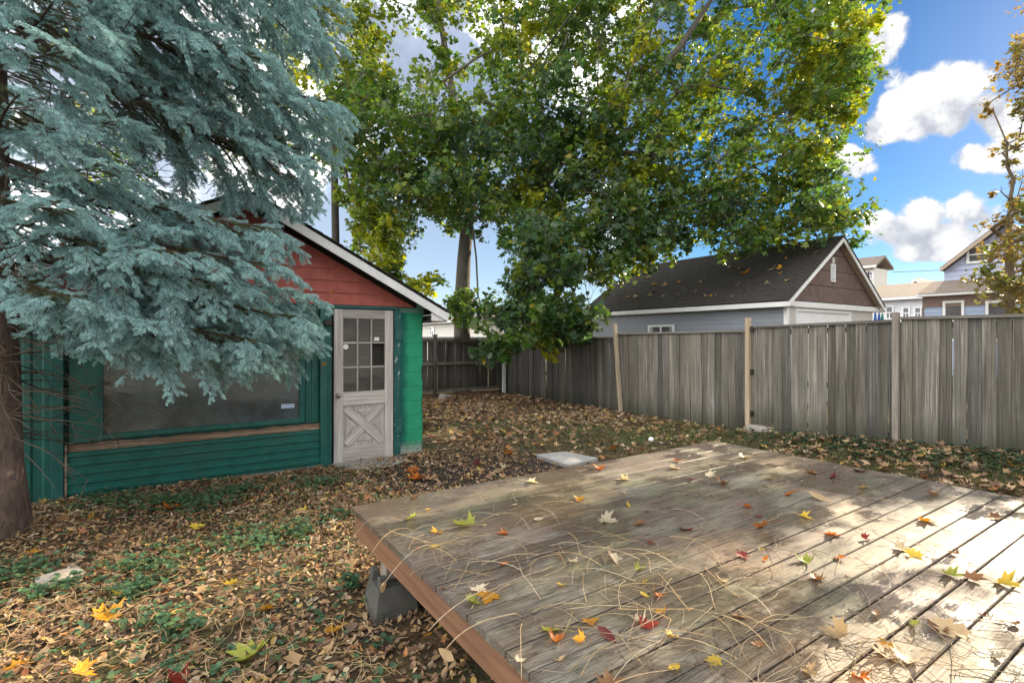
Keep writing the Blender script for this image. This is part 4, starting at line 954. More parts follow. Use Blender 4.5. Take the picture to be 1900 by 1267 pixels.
# house behind the camera, mirrored in the shed's glass
hb = thing('own_house', 'light sided house wall at the back of the deck', 'house')
MB().box(-3.5, 9.5, -9.6, -5.03, -0.1, 3.5).build('wall', 'cream_siding', hb)
for k in range(17): MB().prism([(-5.0, 0), (-5.03, 0), (-5.03, 0.198), (-5.015, 0.198)], 0, -3.5, 9.5).build('siding_board', 'cream_siding', hb, loc=(0, 0, 0.05 + k * 0.198))
MB().prism([(-9.8, 3.5), (-4.7, 3.5), (-7.3, 4.6)], 0, -3.8, 9.8).build('roof', 'dark_shingle', hb)

# ---------------------------------------------------------------- overhead wires
def wire(name, a, b, sag, rad, label):
    pts = [a.lerp(b, t / 24) - Vector((0, 0, sag * 4 * (t / 24) * (1 - t / 24))) for t in range(25)]
    tag(MB().tube(pts, rad, 5).build(name, 'rubber', None, True), label, 'wire')
wire('service_wire', P(1140, -80, 5.5), P(700, 480, 34), 0.25, 0.010, 'black service wire slanting down through the maple crown')
wire('service_wire', P(1655, 505, 28), P(2080, 472, 24), 0.12, 0.014, 'thin dark wire crossing in front of the blue house')

# ---------------------------------------------------------------- leaf shapes
HALF = [(0, 0), (0.20, -0.13), (0.22, 0.02), (0.50, 0.10), (0.40, 0.23), (0.60, 0.50), (0.38, 0.44), (0.20, 0.45), (0.25, 0.72), (0.12, 0.70), (0, 1.0)]
def maple_outline():
    l = [(-x, y) for x, y in HALF[1:-1]][::-1]
    return np.array(HALF + l)
def leaf_template(outline, center=(0, 0.34)):
    v = np.vstack([[center], outline]); n = len(outline)
    t = np.array([(0, 1 + i, 1 + (i + 1) % n) for i in range(n)]); return v, t
MAPLE_V, MAPLE_T = leaf_template(maple_outline())
SIMPLE = np.array([(0, 0), (0.42, 0.06), (0.28, 0.24), (0.5, 0.55), (0.2, 0.5), (0, 1.0), (-0.2, 0.5), (-0.5, 0.55), (-0.28, 0.24), (-0.42, 0.06)])
SIMPLE_V, SIMPLE_T = leaf_template(SIMPLE)
OVAL = np.array([(0, 0), (0.20, 0.22), (0.24, 0.5), (0.13, 0.82), (0, 1.0), (-0.13, 0.82), (-0.24, 0.5), (-0.20, 0.22)])
OVAL_V, OVAL_T = leaf_template(OVAL, (0, 0.5))
def scatter_leaves(pos, nrm, size, spin, curl, col, TV, TT, fold=0.0):
    """instances of a leaf template merged to one array; all args numpy"""
    n = len(pos); nv = len(TV)
    nrm = nrm / np.linalg.norm(nrm, axis=1, keepdims=True)
    ref = np.where(np.abs(nrm[:, 2:3]) > 0.9, np.array([[1.0, 0, 0]]), np.array([[0, 0, 1.0]]))
    e1 = np.cross(nrm, ref); e1 /= np.linalg.norm(e1, axis=1, keepdims=True); e2 = np.cross(nrm, e1)
    c, s = np.cos(spin)[:, None], np.sin(spin)[:, None]
    a1 = e1 * c + e2 * s; a2 = -e1 * s + e2 * c
    tx, ty = TV[:, 0], TV[:, 1] - 0.4
    zz = curl[:, None] * (tx[None] ** 2 * 1.6 + ty[None] ** 2 * 0.9) + fold * np.abs(tx)[None]
    V = pos[:, None, :] + size[:, None, None] * (tx[None, :, None] * a1[:, None, :] + ty[None, :, None] * a2[:, None, :] + zz[:, :, None] * nrm[:, None, :])
    T = (TT[None] + (np.arange(n) * nv)[:, None, None]).reshape(-1, 3)
    C = np.repeat(col, nv, axis=0)
    return V.reshape(-1, 3), T, C

# ---------------------------------------------------------------- broadleaf trees
def project(p):
    d = p - np.array([0, 0, CAMZ]); r = d[..., 0] * CY - d[..., 1] * SY; f = d[..., 0] * SY + d[..., 1] * CY
    return CX + FPX * r / f, HY - FPX * d[..., 2] / f, f
def tree(name, label, trunk, trunk_r, clumps, leaf=0.158, per=100, barkm='maple_bark', group=None, twig_r=0.013, seed=0, leafm='maple_leaf', twigs=3, maxr=None):
    """trunk: world points from the foot up; clumps: (centre, radius, colour, n) ; limbs grow from the trunk to every clump"""
    g = np.random.default_rng(seed)
    t = thing(name, label, 'tree', tuple(trunk[0]), group=group); off = Vector(trunk[0])
    nodes = [Vector(p) for p in trunk]; par = [-1] + list(range(len(trunk) - 1)); ntr = len(trunk)
    cs = [Vector(c[0]) for c in clumps]; fork = nodes[max(1, ntr // 2)]
    order = sorted(range(len(cs)), key=lambda i: (cs[i] - fork).length)
    for i in order:
        c = cs[i]; best = None; bd = 1e9
        for j, q in enumerate(nodes):
            if j < ntr // 2 and ntr > 2: continue
            d = (c - q).length; up = 0.45 * max(0, q.z - c.z)
            d = d + up + 0.12 * (q - fork).length
            if d < bd: bd, best = d, j
        q = nodes[best]; d = c - q; L = d.length
        k = max(1, int(L / 0.7)); prev = best
        for s in range(1, k + 1):
            u = s / k; m = q + d * u + Vector(g.normal(0, 0.07 * L ** 0.5, 3)) * (1 if s < k else 0) + Vector((0, 0, 0.16 * L * u * (1 - u)))
            nodes.append(m); par.append(prev); prev = len(nodes) - 1
    cnt = np.zeros(len(nodes)); 
    haschild = set(par)
    for i in range(len(nodes) - 1, -1, -1):
        if i not in haschild: cnt[i] += 1
        if par[i] >= 0: cnt[par[i]] += cnt[i]
    rad = twig_r * cnt ** 0.47
    for i in range(ntr): rad[i] = trunk_r[i] if i < len(trunk_r) else max(rad[i], trunk_r[-1])
    for i in range(ntr, len(nodes)):
        rad[i] = min(rad[i], rad[par[i]] * 0.9)
    # merged limbs: one tapered tube per edge, ringed at both nodes
    mt = MB(); mt.tube([p - off for p in nodes[:ntr]], [float(r) for r in rad[:ntr]], 12)
    mt.build('trunk', barkm, t, True)
    ml = MB()
    for i in range(ntr, len(nodes)):
        a, b = nodes[par[i]], nodes[i]; ra = float(min(rad[par[i]], rad[i] * 1.35)); 
        ml.tube([a - off, b - off], [ra, float(rad[i])], 6 if rad[i] > 0.03 else 4, False)
    P_, N_, C_ = [], [], []
    for c in clumps:
        ctr, R_, colr, n = np.array(c[0]), c[1], np.array(c[2]), c[3]
        for _ in range(twigs):
            e = ctr + g.normal(0, 0.5, 3) * R_; ml.tube([Vector(ctr) - off, Vector((ctr + e) / 2) - off + Vector((0, 0, .04)), Vector(e) - off], [0.008, 0.006, 0.003], 3, False)
        # leaves gathered in several sprays inside the clump
        k = max(2, n // 14); sc = g.normal(0, 0.52, (k, 3)) * R_ * np.array([1, 1, 0.72])
        idx = g.integers(0, k, n); p = ctr + sc[idx] + g.normal(0, 0.17, (n, 3)) * R_ * 1.1
        N = g.normal(0, 0.55, (n, 3)) + np.array([0, 0, 0.8]) + (p - ctr) * 0.5
        cc = colr[None] * (1 + g.normal(0, 0.20, (n, 1))) + g.normal(0, 0.012, (n, 3))
        yel = g.random(n) < 0.025; cc[yel] = np.array([0.32, 0.27, 0.035]) * (0.8 + 0.4 * g.random((yel.sum(), 1)))
        P_.append(p); N_.append(N); C_.append(np.clip(cc, 0.006, 1))
    ml.build('limbs', barkm, t, True)
    p = np.vstack(P_); n = len(p)
    V, T, Cc = scatter_leaves(p - np.array(off), np.vstack(N_), leaf * (0.45 + 0.95 * g.random(n) ** 1.2), g.random(n) * 6.283, g.normal(-0.25, 0.35, n), np.vstack(C_), SIMPLE_V, SIMPLE_T, 0.12)
    o = link('crown', npmesh('crown', V, T, Cc), leafm, t)
    return t
DG = (0.080, 0.145, 0.048); MG = (0.120, 0.190, 0.050); OG = (0.165, 0.220, 0.042); YG = (0.34, 0.35, 0.036); BG = (0.095, 0.160, 0.098)
def pick(g, w): 
    cols = [DG, BG, MG, OG, YG]; return cols[g.choice(5, p=np.array(w) / sum(w))]
GAPS = [(760, 62, 60, 42), (735, 130, 34, 30), (655, 75, 20, 22), (660, 110, 14, 40), (838, 180, 22, 26), (1030, 215, 18, 22), (1265, 215, 24, 22), (905, 310, 24, 22), (1310, 320, 42, 20), (1445, 305, 26, 22), (1290, 335, 26, 16),
        (1200, 370, 16, 18), (1480, 355, 26, 14), (1130, 250, 30, 14), (800, 335, 18, 16), (640, 335, 26, 24), (800, 425, 45, 26), (925, 440, 40, 46), (900, 520, 30, 50), (770, 470, 34, 40), (825, 500, 36, 50), (725, 395, 20, 20), (1055, 545, 36, 40), (1135, 520, 30, 24), (1170, 300, 20, 14), (985, 372, 16, 18)]
def in_gap(px, py, grow=1.0):
    return any(((px - a) / (c * grow)) ** 2 + ((py - b) / (d * grow)) ** 2 < 1 for a, b, c, d in GAPS)
def region(g, poly, f0, f1, n, w, R_=(0.45, 0.75), per=100, gaps=True, grow=0.85):
    """clump centres spread through the solid that the outline subtends between two depths"""
    poly = np.array(poly, float); x0, y0 = poly.min(0); x1, y1 = poly.max(0); out = []
    def inside(x, y):
        c = False; j = len(poly) - 1
        for i in range(len(poly)):
            xi, yi = poly[i]; xj, yj = poly[j]
            if (yi > y) != (yj > y) and x < (xj - xi) * (y - yi) / (yj - yi) + xi: c = not c
            j = i
        return c
    tries = 0
    while len(out) < n and tries < n * 60:
        tries += 1; x, y = g.uniform(x0, x1), g.uniform(y0, y1)
        if not inside(x, y) or (gaps and in_gap(x, y, grow)): continue
        f = g.uniform(f0, f1); p = P(x, y, f)
        if p.z < 0.3: continue
        out.append((tuple(p), g.uniform(*R_), pick(g, w), int(per * g.uniform(0.7, 1.3))))
    return out
g1 = np.random.default_rng(21)
# middle maple, trunk behind the back fence
tb = P(858, 628, 15.3); tb.z = -0.1
trunkB = [tb, P(857, 560, 15.3), P(861, 480, 15.3), P(868, 400, 15.3), P(862, 300, 15.4), P(845, 200, 15.6), P(830, 120, 15.8), P(815, 20, 16), P(800, -90, 16.2)]
cB = region(g1, [(610, 160), (700, 130), (800, 190), (960, 170), (990, 300), (950, 420), (840, 420), (760, 440), (680, 420), (615, 330)], 12.6, 17.5, 205, (4, 4, 3, 2, .3))
cB += region(g1, [(620, -260), (980, -260), (980, 160), (850, 170), (690, 130), (620, 60)], 13.5, 18.5, 130, (2, 1, 3, 3, .8), per=80)
cB += region(g1, [(830, 540), (900, 545), (950, 580), (930, 640), (860, 620)], 13.2, 14.6, 16, (3, 1, 3, 2, .2), (0.3, 0.45), 80, gaps=False)
tree('maple_tree', 'maple with a single bare grey trunk rising behind the back fence', trunkB, [0.28, 0.23, 0.205, 0.185, 0.15, 0.12, 0.10, 0.08, 0.05], cB, seed=2)
# big right-hand maple: short trunk hidden in foliage, forking into leaning limbs
tb = P(985, 640, 15.8); tb.z = -0.1
trunkC = [tb, P(985, 540, 15.8), P(982, 450, 15.8), P(985, 380, 15.7), P(1015, 330, 15.5), P(1060, 270, 15.3), P(1110, 235, 15.0), P(1180, 170, 14.8), P(1260, 90, 14.6), P(1320, 0, 14.5)]
cC = region(g1, [(960, -320), (1640, -320), (1622, 30), (1590, 110), (1580, 240), (1520, 290), (1400, 300), (1200, 240), (960, 180)], 12.0, 18.0, 400, (3, 2, 4, 4, 1.2))
cC += region(g1, [(940, 180), (1200, 230), (1400, 290), (1530, 290), (1540, 340), (1585, 375), (1560, 435), (1450, 440), (1340, 470), (1190, 490), (1080, 510), (960, 430)], 12.8, 16.5, 285, (4, 3, 4, 3, .8))
cC += region(g1, [(940, 420), (1010, 400), (1080, 500), (1100, 560), (1095, 630), (1030, 640), (980, 620), (940, 560), (960, 500)], 11.2, 14.0, 75, (4, 6, 3, 1, .1), (0.35, 0.55), 100)
cC += region(g1, [(880, 600), (1000, 560), (1090, 570), (1095, 640), (1040, 648), (960, 640), (920, 665), (885, 650)], 11.4, 12.6, 22, (4, 6, 3, 1, .1), (0.28, 0.4), 90, gaps=False)
cC += region(g1, [(1480, 40), (1610, 30), (1590, 120), (1580, 260), (1500, 290)], 11.5, 14.0, 36, (0, 0, 2, 4, 4), (0.35, 0.55), 90)
tree('maple_tree', 'broad maple with leaning dark limbs overhanging the garage roof', trunkC, [0.36, 0.30, 0.26, 0.24, 0.21, 0.18, 0.15, 0.12, 0.09, 0.06], cC, seed=3)
# yellowing tree behind the shed, dark trunk beside the spruce tips
tb = P(624, 640, 14.2); tb.z = -0.1
trunkA = [tb, P(624, 520, 14.2), P(622, 400, 14.2), P(620, 280, 14.2), P(612, 180, 14.4), P(598, 80, 14.6), P(590, -40, 14.8)]
cA = region(g1, [(500, -200), (700, -200), (690, 60), (720, 110), (690, 150), (640, 170), (600, 260), (500, 300)], 12.6, 17, 80, (0, 0, 2, 4, 5), per=85)
cA += region(g1, [(640, 350), (720, 380), (730, 440), (790, 520), (800, 560), (730, 545), (660, 480)], 12.5, 14.5, 34, (0, 0, 2, 4, 4), (0.3, 0.5), 80)
cA += region(g1, [(120, 80), (480, 60), (560, 330), (380, 400), (150, 380)], 14, 17, 26, (1, 0, 2, 3, 2), (0.5, .8), 60, gaps=False)
tree('yellowing_maple', 'slim dark trunked tree with yellow leaves behind the shed roof', trunkA, [0.13, 0.11, 0.10, 0.09, 0.08, 0.07, 0.05], cA, seed=4, barkm='dark_bark')
# thin bare-armed tree at the garage corner
tb = P(1040, 640, 17.5); tb.z = -0.1
trunkD = [tb, P(1024, 575, 17.5), P(1036, 540, 17.4), P(1052, 505, 17.3), P(1062, 470, 17.2)]
cD = region(g1, [(1080, 500), (1150, 480), (1200, 500), (1130, 540), (1090, 545)], 16.5, 18, 14, (2, 2, 3, 2, .3), (0.35, 0.5), 50, gaps=False)
tree('slender_tree', 'slender pale trunk leaning right beside the garage back corner', trunkD, [0.17, 0.15, 0.14, 0.12, 0.09], cD, seed=5, barkm='tan_bark')
# tan, thinning tree at the right edge
tb = P(1872, 640, 15.0); tb.z = -0.1
TN = (0.30, 0.20, 0.085); TN2 = (0.24, 0.20, 0.075); OL = (0.17, 0.18, 0.05)
trunkE = [tb, P(1874, 520, 15), P(1872, 450, 15), P(1870, 400, 15)]
gE = np.random.default_rng(9)
def tan_region(poly, f0, f1, n, cols, R_, per):
    return [(c, r, cols[gE.integers(0, len(cols))], k) for c, r, _, k in region(gE, poly, f0, f1, n, (1, 1, 1, 1, 1), R_, per, gaps=False)]
cE = tan_region([(1835, 410), (1870, 380), (1960, 330), (2050, 400), (2050, 570), (1880, 585), (1835, 560), (1805, 490)], 13.4, 16.5, 70, [TN, TN2, OL], (0.35, 0.55), 80)
cE += tan_region([(1900, -150), (2150, -200), (2200, 380), (1960, 350), (1880, 250), (1890, 120)], 13.4, 17, 60, [TN, TN2, TN], (0.45, 0.7), 75)
cE += tan_region([(1818, 185), (1850, 180), (1856, 215), (1824, 220)], 14.6, 15.2, 4, [TN], (0.15, 0.22), 26)
cE += tan_region([(1850, 250), (1900, 230), (1900, 380), (1860, 390), (1835, 320)], 14.2, 16, 12, [TN, TN2], (0.2, 0.32), 26)
cE += tan_region([(1880, 90), (1960, 60), (1990, 260), (1905, 240), (1870, 140)], 13.8, 17, 44, [TN, TN2], (0.35, 0.55), 90)
def deck_hit(c):
    t = (c[2] - DZ) / SUND.z; return c[0] - SUND.x * t, c[1] - SUND.y * t
def lit_band(c, g):
    x, y = deck_hit(c); return ((x - 2.3) / 2.5) ** 2 + ((y - 0.75) / 1.25) ** 2 < 1 and g.random() < 0.93
cE = [c for c in cE if not lit_band(c[0], gE)]  # crown thinned so that sun reaches a band of the deck
tree('tan_tree', 'thin tan leaved tree against the sky at the right edge', trunkE, [0.13, 0.11, 0.09, 0.07], cE, leaf=0.12, seed=6, barkm='tan_bark')
# unseen shade tree added right of the frame, crown gapped to dapple the deck
tb = Vector((17.0, 1.2, -0.1))
trunkF = [tb, Vector((17, 1.2, 2)), Vector((17.1, 1.3, 4)), Vector((17, 1.2, 6)), Vector((16.8, 1.2, 8))]
gF = np.random.default_rng(14); cF = []
while len(cF) < 150:
    q = gF.uniform(-1, 1, 3)
    if np.dot(q, q) > 1: continue
    c = np.array([17.0, 1.0, 6.6]) + q * np.array([2.6, 4.6, 3.2]); px_, py_, f_ = project(c)
    if (f_ > 0 and px_ < 1960) or lit_band(c, gF): continue
    cF.append((tuple(c), gF.uniform(0.45, 0.7), [TN, OL, OG][gF.integers(0, 3)], 75))
tree('shade_tree', 'unseen leafy tree added beyond the side fence to shade the deck', trunkF, [0.25, 0.2, 0.17, 0.13, 0.09], cF, leaf=0.16, seed=7, barkm='tan_bark')

# ---------------------------------------------------------------- blue spruce
def needle_twigs(g, A, B, ln, per, col, wid=0.0016):
    """needles round twig axes A->B; returns verts, tris, colours"""
    n = len(A); d = B - A; L = np.linalg.norm(d, axis=1, keepdims=True); d = d / L
    ref = np.where(np.abs(d[:, 2:3]) > 0.9, np.array([[1.0, 0, 0]]), np.array([[0, 0, 1.0]]))
    e1 = np.cross(d, ref); e1 /= np.linalg.norm(e1, axis=1, keepdims=True); e2 = np.cross(d, e1)
    t = (np.arange(per)[None] + g.random((n, per))) / per; a = g.random((n, per)) * 6.283
    dirn = (np.cos(a)[..., None] * e1[:, None] + np.sin(a)[..., None] * e2[:, None])
    fw = 0.55 + 0.9 * t ** 3
    dirn = dirn + fw[..., None] * d[:, None] + np.array([0, 0, 0.15]); dirn /= np.linalg.norm(dirn, axis=2, keepdims=True)
    base = A[:, None] + (t * L)[..., None] * d[:, None]
    le = ln * (0.75 + 0.5 * g.random((n, per))); tip = base + dirn * le[..., None]
    sd = np.cross(dirn, g.normal(0, 1, (n, per, 3))); sd /= np.linalg.norm(sd, axis=2, keepdims=True) + 1e-9
    mid = base + dirn * (le * 0.5)[..., None]
    V = np.stack([base, mid + sd * wid, tip, mid - sd * wid], 2).reshape(-1, 3); k = n * per
    i = np.arange(k) * 4; T = np.concatenate([np.stack([i, i + 1, i + 2], 1), np.stack([i, i + 2, i + 3], 1)])
    C = col[:, None, None] * np.ones((n, per, 4, 1)); C = C if C.shape[-1] == 3 else np.broadcast_to(col[:, None, None, :], (n, per, 4, 3))
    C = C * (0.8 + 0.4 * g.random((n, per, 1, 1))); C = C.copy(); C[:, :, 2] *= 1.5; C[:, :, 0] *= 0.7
    return V, T, C.reshape(-1, 3)
def make_bough(seed, L=2.7):
    """a drooping spruce bough along +X: wooden axis, side branches, and finger-like needle tufts on the young outer wood"""
    g = np.random.default_rng(seed); Z = np.array([0, 0, 1.0])
    def axis(t): return np.array([L * t, 0.09 * L * math.sin(2.2 * t + seed) * t, -0.20 * L * t + 0.13 * L * t * t])
    ts = np.linspace(0, 1, 10)
    m = MB(); m.tube([axis(t) for t in ts], [0.030 * (1 - .85 * t) + 0.003 for t in ts], 6)
    A, B, K = [], [], []
    unit = lambda v: v / (np.linalg.norm(v) + 1e-9)
    def tuft(a, d, ln, age): A.append(a); B.append(a + unit(d) * ln); K.append(age)
    def branchlet(a, d, ln, age):
        """a stubby shoot: end-to-end tufts with short side fingers"""
        d = unit(d); n = max(1, int(round(ln / 0.08))); cur = a.copy(); pts = [a]
        for k in range(n):
            u = (k + 1) / n; d = unit(d + np.array([0, 0, -0.09]) + g.normal(0, .06, 3)); nxt = cur + d * ln / n
            tuft(cur, d, ln / n * 1.1, age + .2 * u); side = unit(np.cross(d, Z))
            for s_ in (-1, 1):
                if g.random() < 0.66: tuft(nxt - d * ln / n * g.uniform(.0, .5), d * .9 + side * s_ * g.uniform(.6, 1.0) + np.array([0, 0, g.normal(-.12, .2)]), g.uniform(.05, .085), age + .2 * u)
            cur = nxt; pts.append(cur)
        tuft(cur, d + np.array([0, 0, -.1]), .06, age + .25)
        m.tube(pts, [max(.0014, .004 * (1 - .7 * i / n)) for i in range(len(pts))], 3, False)
    def limb(a, d, ln, t):
        d = unit(d); n = max(3, int(ln / 0.085)); cur = a.copy(); pts = [a]
        for k in range(n):
            u = (k + 1) / n; d = unit(d + np.array([0, 0, -0.045 - .03 * u]) + g.normal(0, .045, 3)); nxt = cur + d * ln / n; side = unit(np.cross(d, Z))
            age = 0.10 + 0.42 * t + 0.55 * u
            if u > 0.38:
                for s_ in (-1, 1):
                    if g.random() < 0.62 + .3 * u: branchlet(nxt, d * .8 + side * s_ * g.uniform(.6, 1.0) + np.array([0, 0, g.normal(-.16, .2)]), g.uniform(.07, .17) * (.7 + .5 * ln), age)
                if g.random() < .34: branchlet(nxt, d * .45 + side * g.normal(0, .5) + np.array([0, 0, -.9]), g.uniform(.06, .15), age)
            else:
                for s_ in (-1, 1):
                    if g.random() < .7: tuft(nxt, d * .9 + side * s_ * g.uniform(.5, .9) + np.array([0, 0, g.normal(-.1, .15)]), g.uniform(.09, .17), age * .35)
            if u > .12: tuft(cur, d, ln / n * 1.1, age if u > .4 else age * .35)
            cur = nxt; pts.append(cur)
        tuft(cur, d, .09, 1.0)
        m.tube(pts, [max(.002, .010 * (ln / .9) * (1 - .85 * i / n)) for i in range(len(pts))], 4, False)
    nl = 18
    for k in range(nl):
        t = 0.16 + 0.82 * (k + g.uniform(-.3, .3)) / nl; s_ = 1 if k % 2 else -1; ang = g.uniform(0.72, 1.05) * (1.1 - .35 * t)
        ln = L * (0.075 + 0.29 * math.sin(math.pi * min(1, (1 - t) * .72 + .10))) * g.uniform(.75, 1.2)
        limb(axis(t), np.array([math.cos(ang), s_ * math.sin(ang), g.normal(-.03, .14)]), ln, t)
        if t > .4 and g.random() < .7: branchlet(axis(t), np.array([.8, g.normal(0, .4), .35]), g.uniform(.1, .22), .35 + .5 * t)
    limb(axis(.93), np.array([1, 0, .02]), .38, .95)
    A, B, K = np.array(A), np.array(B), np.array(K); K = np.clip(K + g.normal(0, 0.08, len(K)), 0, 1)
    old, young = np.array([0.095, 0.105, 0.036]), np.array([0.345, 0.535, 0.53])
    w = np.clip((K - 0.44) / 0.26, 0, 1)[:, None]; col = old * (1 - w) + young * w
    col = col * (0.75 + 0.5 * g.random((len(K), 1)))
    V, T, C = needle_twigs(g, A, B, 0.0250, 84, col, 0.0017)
    return m, (V, T, C), len(A)
BOUGH = []
for s in range(4):
    m, (V, T, C), nt_ = make_bough(40 + s); print('tufts', nt_)
    wood_me = m.me('bough_wood', True); wood_me.materials.append(MATS['twig_bark'])
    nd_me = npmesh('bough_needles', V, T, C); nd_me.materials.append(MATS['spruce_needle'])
    BOUGH.append((wood_me, nd_me))
TRX, TRY = -1.19, 5.60
spr = thing('spruce_tree', 'large blue spruce with drooping needled boughs before the green shed', 'tree', (TRX, TRY, 0))
pts = []; rad = []; rt = random.Random(2)
for k in range(15):
    z = -0.1 + k * 0.72; pts.append((rt.gauss(0, .012), rt.gauss(0, .012), z)); rad.append((0.245 - 0.02 * k) * (1.15 if k == 0 else 1.0) if k < 11 else max(0.01, 0.06 - 0.014 * (k - 11)))
MB().tube(pts, [max(r, 0.012) for r in rad], 18).build('trunk', 'spruce_bark', spr, True)
rb = random.Random(77)
def bough(z, az, length, pitch, i, roll=0.0):
    """az degrees from +X (counter-clockwise); pitch lifts (+) or drops (-) the base direction"""
    s = length / 2.7; wm, nm = BOUGH[i % 4]
    o = link('bough', wm, None, spr, loc=(0.15 * math.cos(R(az)), 0.15 * math.sin(R(az)), z), rot=(R(roll), R(-pitch), R(az)), scale=(s, s * rb.choice((-1, 1)) if False else s, s))
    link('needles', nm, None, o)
    return o
# low tier sweeping across the front of the shed, then tiers above it
i = 0
for z, az, ln, pt in [(2.55, 3, 2.9, -4), (2.35, -9, 2.85, -7), (2.65, -22, 2.6, -4), (2.45, -34, 2.3, -6), (2.05, -2, 2.65, -6), (2.1, -17, 2.4, -8), (2.55, -46, 2.0, -4), (2.3, 11, 2.6, -2), (2.1, -40, 1.9, -8), (2.2, -58, 1.7, -6),
                      (1.78, -6, 2.3, 1), (1.8, -20, 2.2, 0), (2.9, -2, 2.3, -12), (3.0, -16, 2.3, -12), (2.95, 8, 2.2, -10), (1.95, 8, 2.3, -1), (2.7, -60, 1.7, -2),
                      (4.7, 0, 2.95, -16), (4.5, -11, 2.7, -18), (4.8, 10, 2.9, -14), (4.3, 3, 2.8, -22), (4.1, 9, 2.75, -20), (4.5, -24, 2.3, -16), (4.3, 16, 2.7, -20), (4.95, -34, 2.1, -12), (4.0, -4, 2.6, -21), (4.75, 19, 2.7, -17),
                      (5.35, -5, 2.85, -14), (5.6, 6, 2.85, -13), (5.3, -18, 2.5, -16), (5.8, 15, 2.7, -14), (6.0, -11, 2.6, -13), (6.3, 2, 2.7, -13), (6.6, -26, 2.2, -12), (6.5, 14, 2.5, -12), (5.2, 24, 2.6, -14),
                      (4.3, -58, 1.7, -10), (5.2, -46, 1.9, -12), (3.6, -64, 1.7, -8), (3.2, -55, 1.5, -4), (3.9, -62, 1.7, -8), (4.7, -54, 1.8, -10), (5.0, -66, 1.9, -8), (5.7, -56, 2.0, -10), (2.9, -48, 1.6, -4), (3.1, -68, 1.6, -2), (3.4, 44, 1.8, -8), (4.2, 50, 2.0, -10), (5.0, 52, 2.2, -10)]:
    bough(z, az, ln * (0.78 if z < 3 else 0.87), pt - (4 if z < 2.8 else -4), i, rb.uniform(-12, 12)); i += 1
for z, az, ln in [(3.2, 90, 2.2), (3.2, 150, 2.2), (3.0, 210, 2.2), (3.3, 255, 1.5), (4.4, 110, 2.2), (4.4, 190, 2.2), (4.3, 265, 1.7), (5.6, 80, 2.1), (5.6, 160, 2.1), (5.6, 240, 2.0), (7.2, 0, 2.2), (7.2, 60, 2.0), (7.2, 120, 2), (7.2, 180, 2), (7.2, 240, 2), (7.2, 300, 2), (8.3, 30, 1.6), (8.3, 100, 1.6), (8.3, 170, 1.6), (8.3, 240, 1.6), (8.3, 310, 1.6), (9.2, 0, 1.1), (9.2, 90, 1.1), (9.2, 180, 1.1), (9.2, 270, 1.1)]:
    bough(z, az, ln, -8, i); i += 1
# dead lower twigs
dt = MB(); gd_ = np.random.default_rng(5)
for k in range(150):
    az = gd_.uniform(-1.5, 0.9); z = gd_.uniform(0.8, 2.5) if k < 65 else gd_.uniform(2.6, 5.2); L = gd_.uniform(0.35, 1.3) * min(1.3, 0.55 + 0.25 * z); p = np.array([0.2 * math.cos(az), 0.2 * math.sin(az), z]); pl = [p.copy()]; d = np.array([math.cos(az), math.sin(az), gd_.uniform(-.35, .15)])
    n = 7
    for s in range(n): 
        d = d + gd_.normal(0, .16, 3) + np.array([0, 0, -.03]); d /= np.linalg.norm(d); p = p + d * L / n; pl.append(p.copy())
        if s > 1 and gd_.random() < .7:
            e = d + gd_.normal(0, .7, 3); e /= np.linalg.norm(e); dt.tube([p, p + e * L * .12, p + e * L * .24 + np.array([0, 0, -.03])], [.0035, .0025, .001], 3, False)
    dt.tube(pl, [.007 * (1 - .85 * s / n) for s in range(n + 1)], 4, False)
dt.build('dead_twigs', 'twig_bark', spr)

# ---------------------------------------------------------------- fallen leaves on the ground
LIT = np.array([(0.30, 0.165, 0.080), (0.40, 0.245, 0.115), (0.50, 0.345, 0.19), (0.20, 0.100, 0.055), (0.125, 0.068, 0.045), (0.50, 0.39, 0.27), (0.58, 0.38, 0.08), (0.40, 0.15, 0.04), (0.33, 0.10, 0.045)])
LW = np.array([6, 5, 3.2, 6, 4, 2.4, 1.2, 1.0, .4]); LW = LW / LW.sum()
def in_deck(x, y, m=0.0): return (x > DX0 + m) & (x < DX1 - m) & (y < DY1 - m)
def litter(name, label, n, xr, yr, size, accept, seed, TV=SIMPLE_V, TT=SIMPLE_T, lift=0.012, cols=LIT, w=LW, tilt=0.35):
    g = np.random.default_rng(seed); out = []
    x = g.uniform(*xr, n); y = g.uniform(*yr, n); k = accept(x, y, g); x, y = x[k], y[k]; m = len(x)
    c = (cols[g.choice(len(cols), m, p=w)] * 0.8 + np.array([0.062, 0.054, 0.040])) * (0.66 + 0.6 * g.random((m, 1)))
    N = g.normal(0, tilt, (m, 3)); N[:, 2] = 1.0
    s = size * (0.6 + 0.8 * g.random(m)); pos = np.stack([x, y, gh(x, y) + lift * (0.3 + 1.4 * g.random(m))], 1)
    V, T, C = scatter_leaves(pos, N, s, g.random(m) * 6.283, g.normal(0.15, 0.5, m), c, TV, TT, 0.1)
    o = link(name, npmesh(name, V, T, C), 'litter_leaf'); tag(o, label, 'leaf litter', kind='stuff'); return o
def vis(x, y):
    f = x * SY + y * CY; r = x * CY - y * SY; return (f > 1.2) & (np.abs(r) < f * 1.06)
def patch(x, y, s=1.0, ph=0.0):
    return 0.5 + 0.25 * np.sin(1.9 * s * x + 0.8 * y * s + ph) + 0.25 * np.sin(2.3 * s * y - 1.1 * x * s + 2 * ph + 1)
def bare(x, y):
    return np.maximum(np.exp(-((x - 2.75) ** 2 + (y - 5.55) ** 2) / 0.85), np.exp(-((x - 3.6) ** 2 + (y - 5.2) ** 2) / 0.5))
def shed_in(x, y): return (x > SX0 - .05) & (x < SX1 + .02) & (y > SYF - .03)
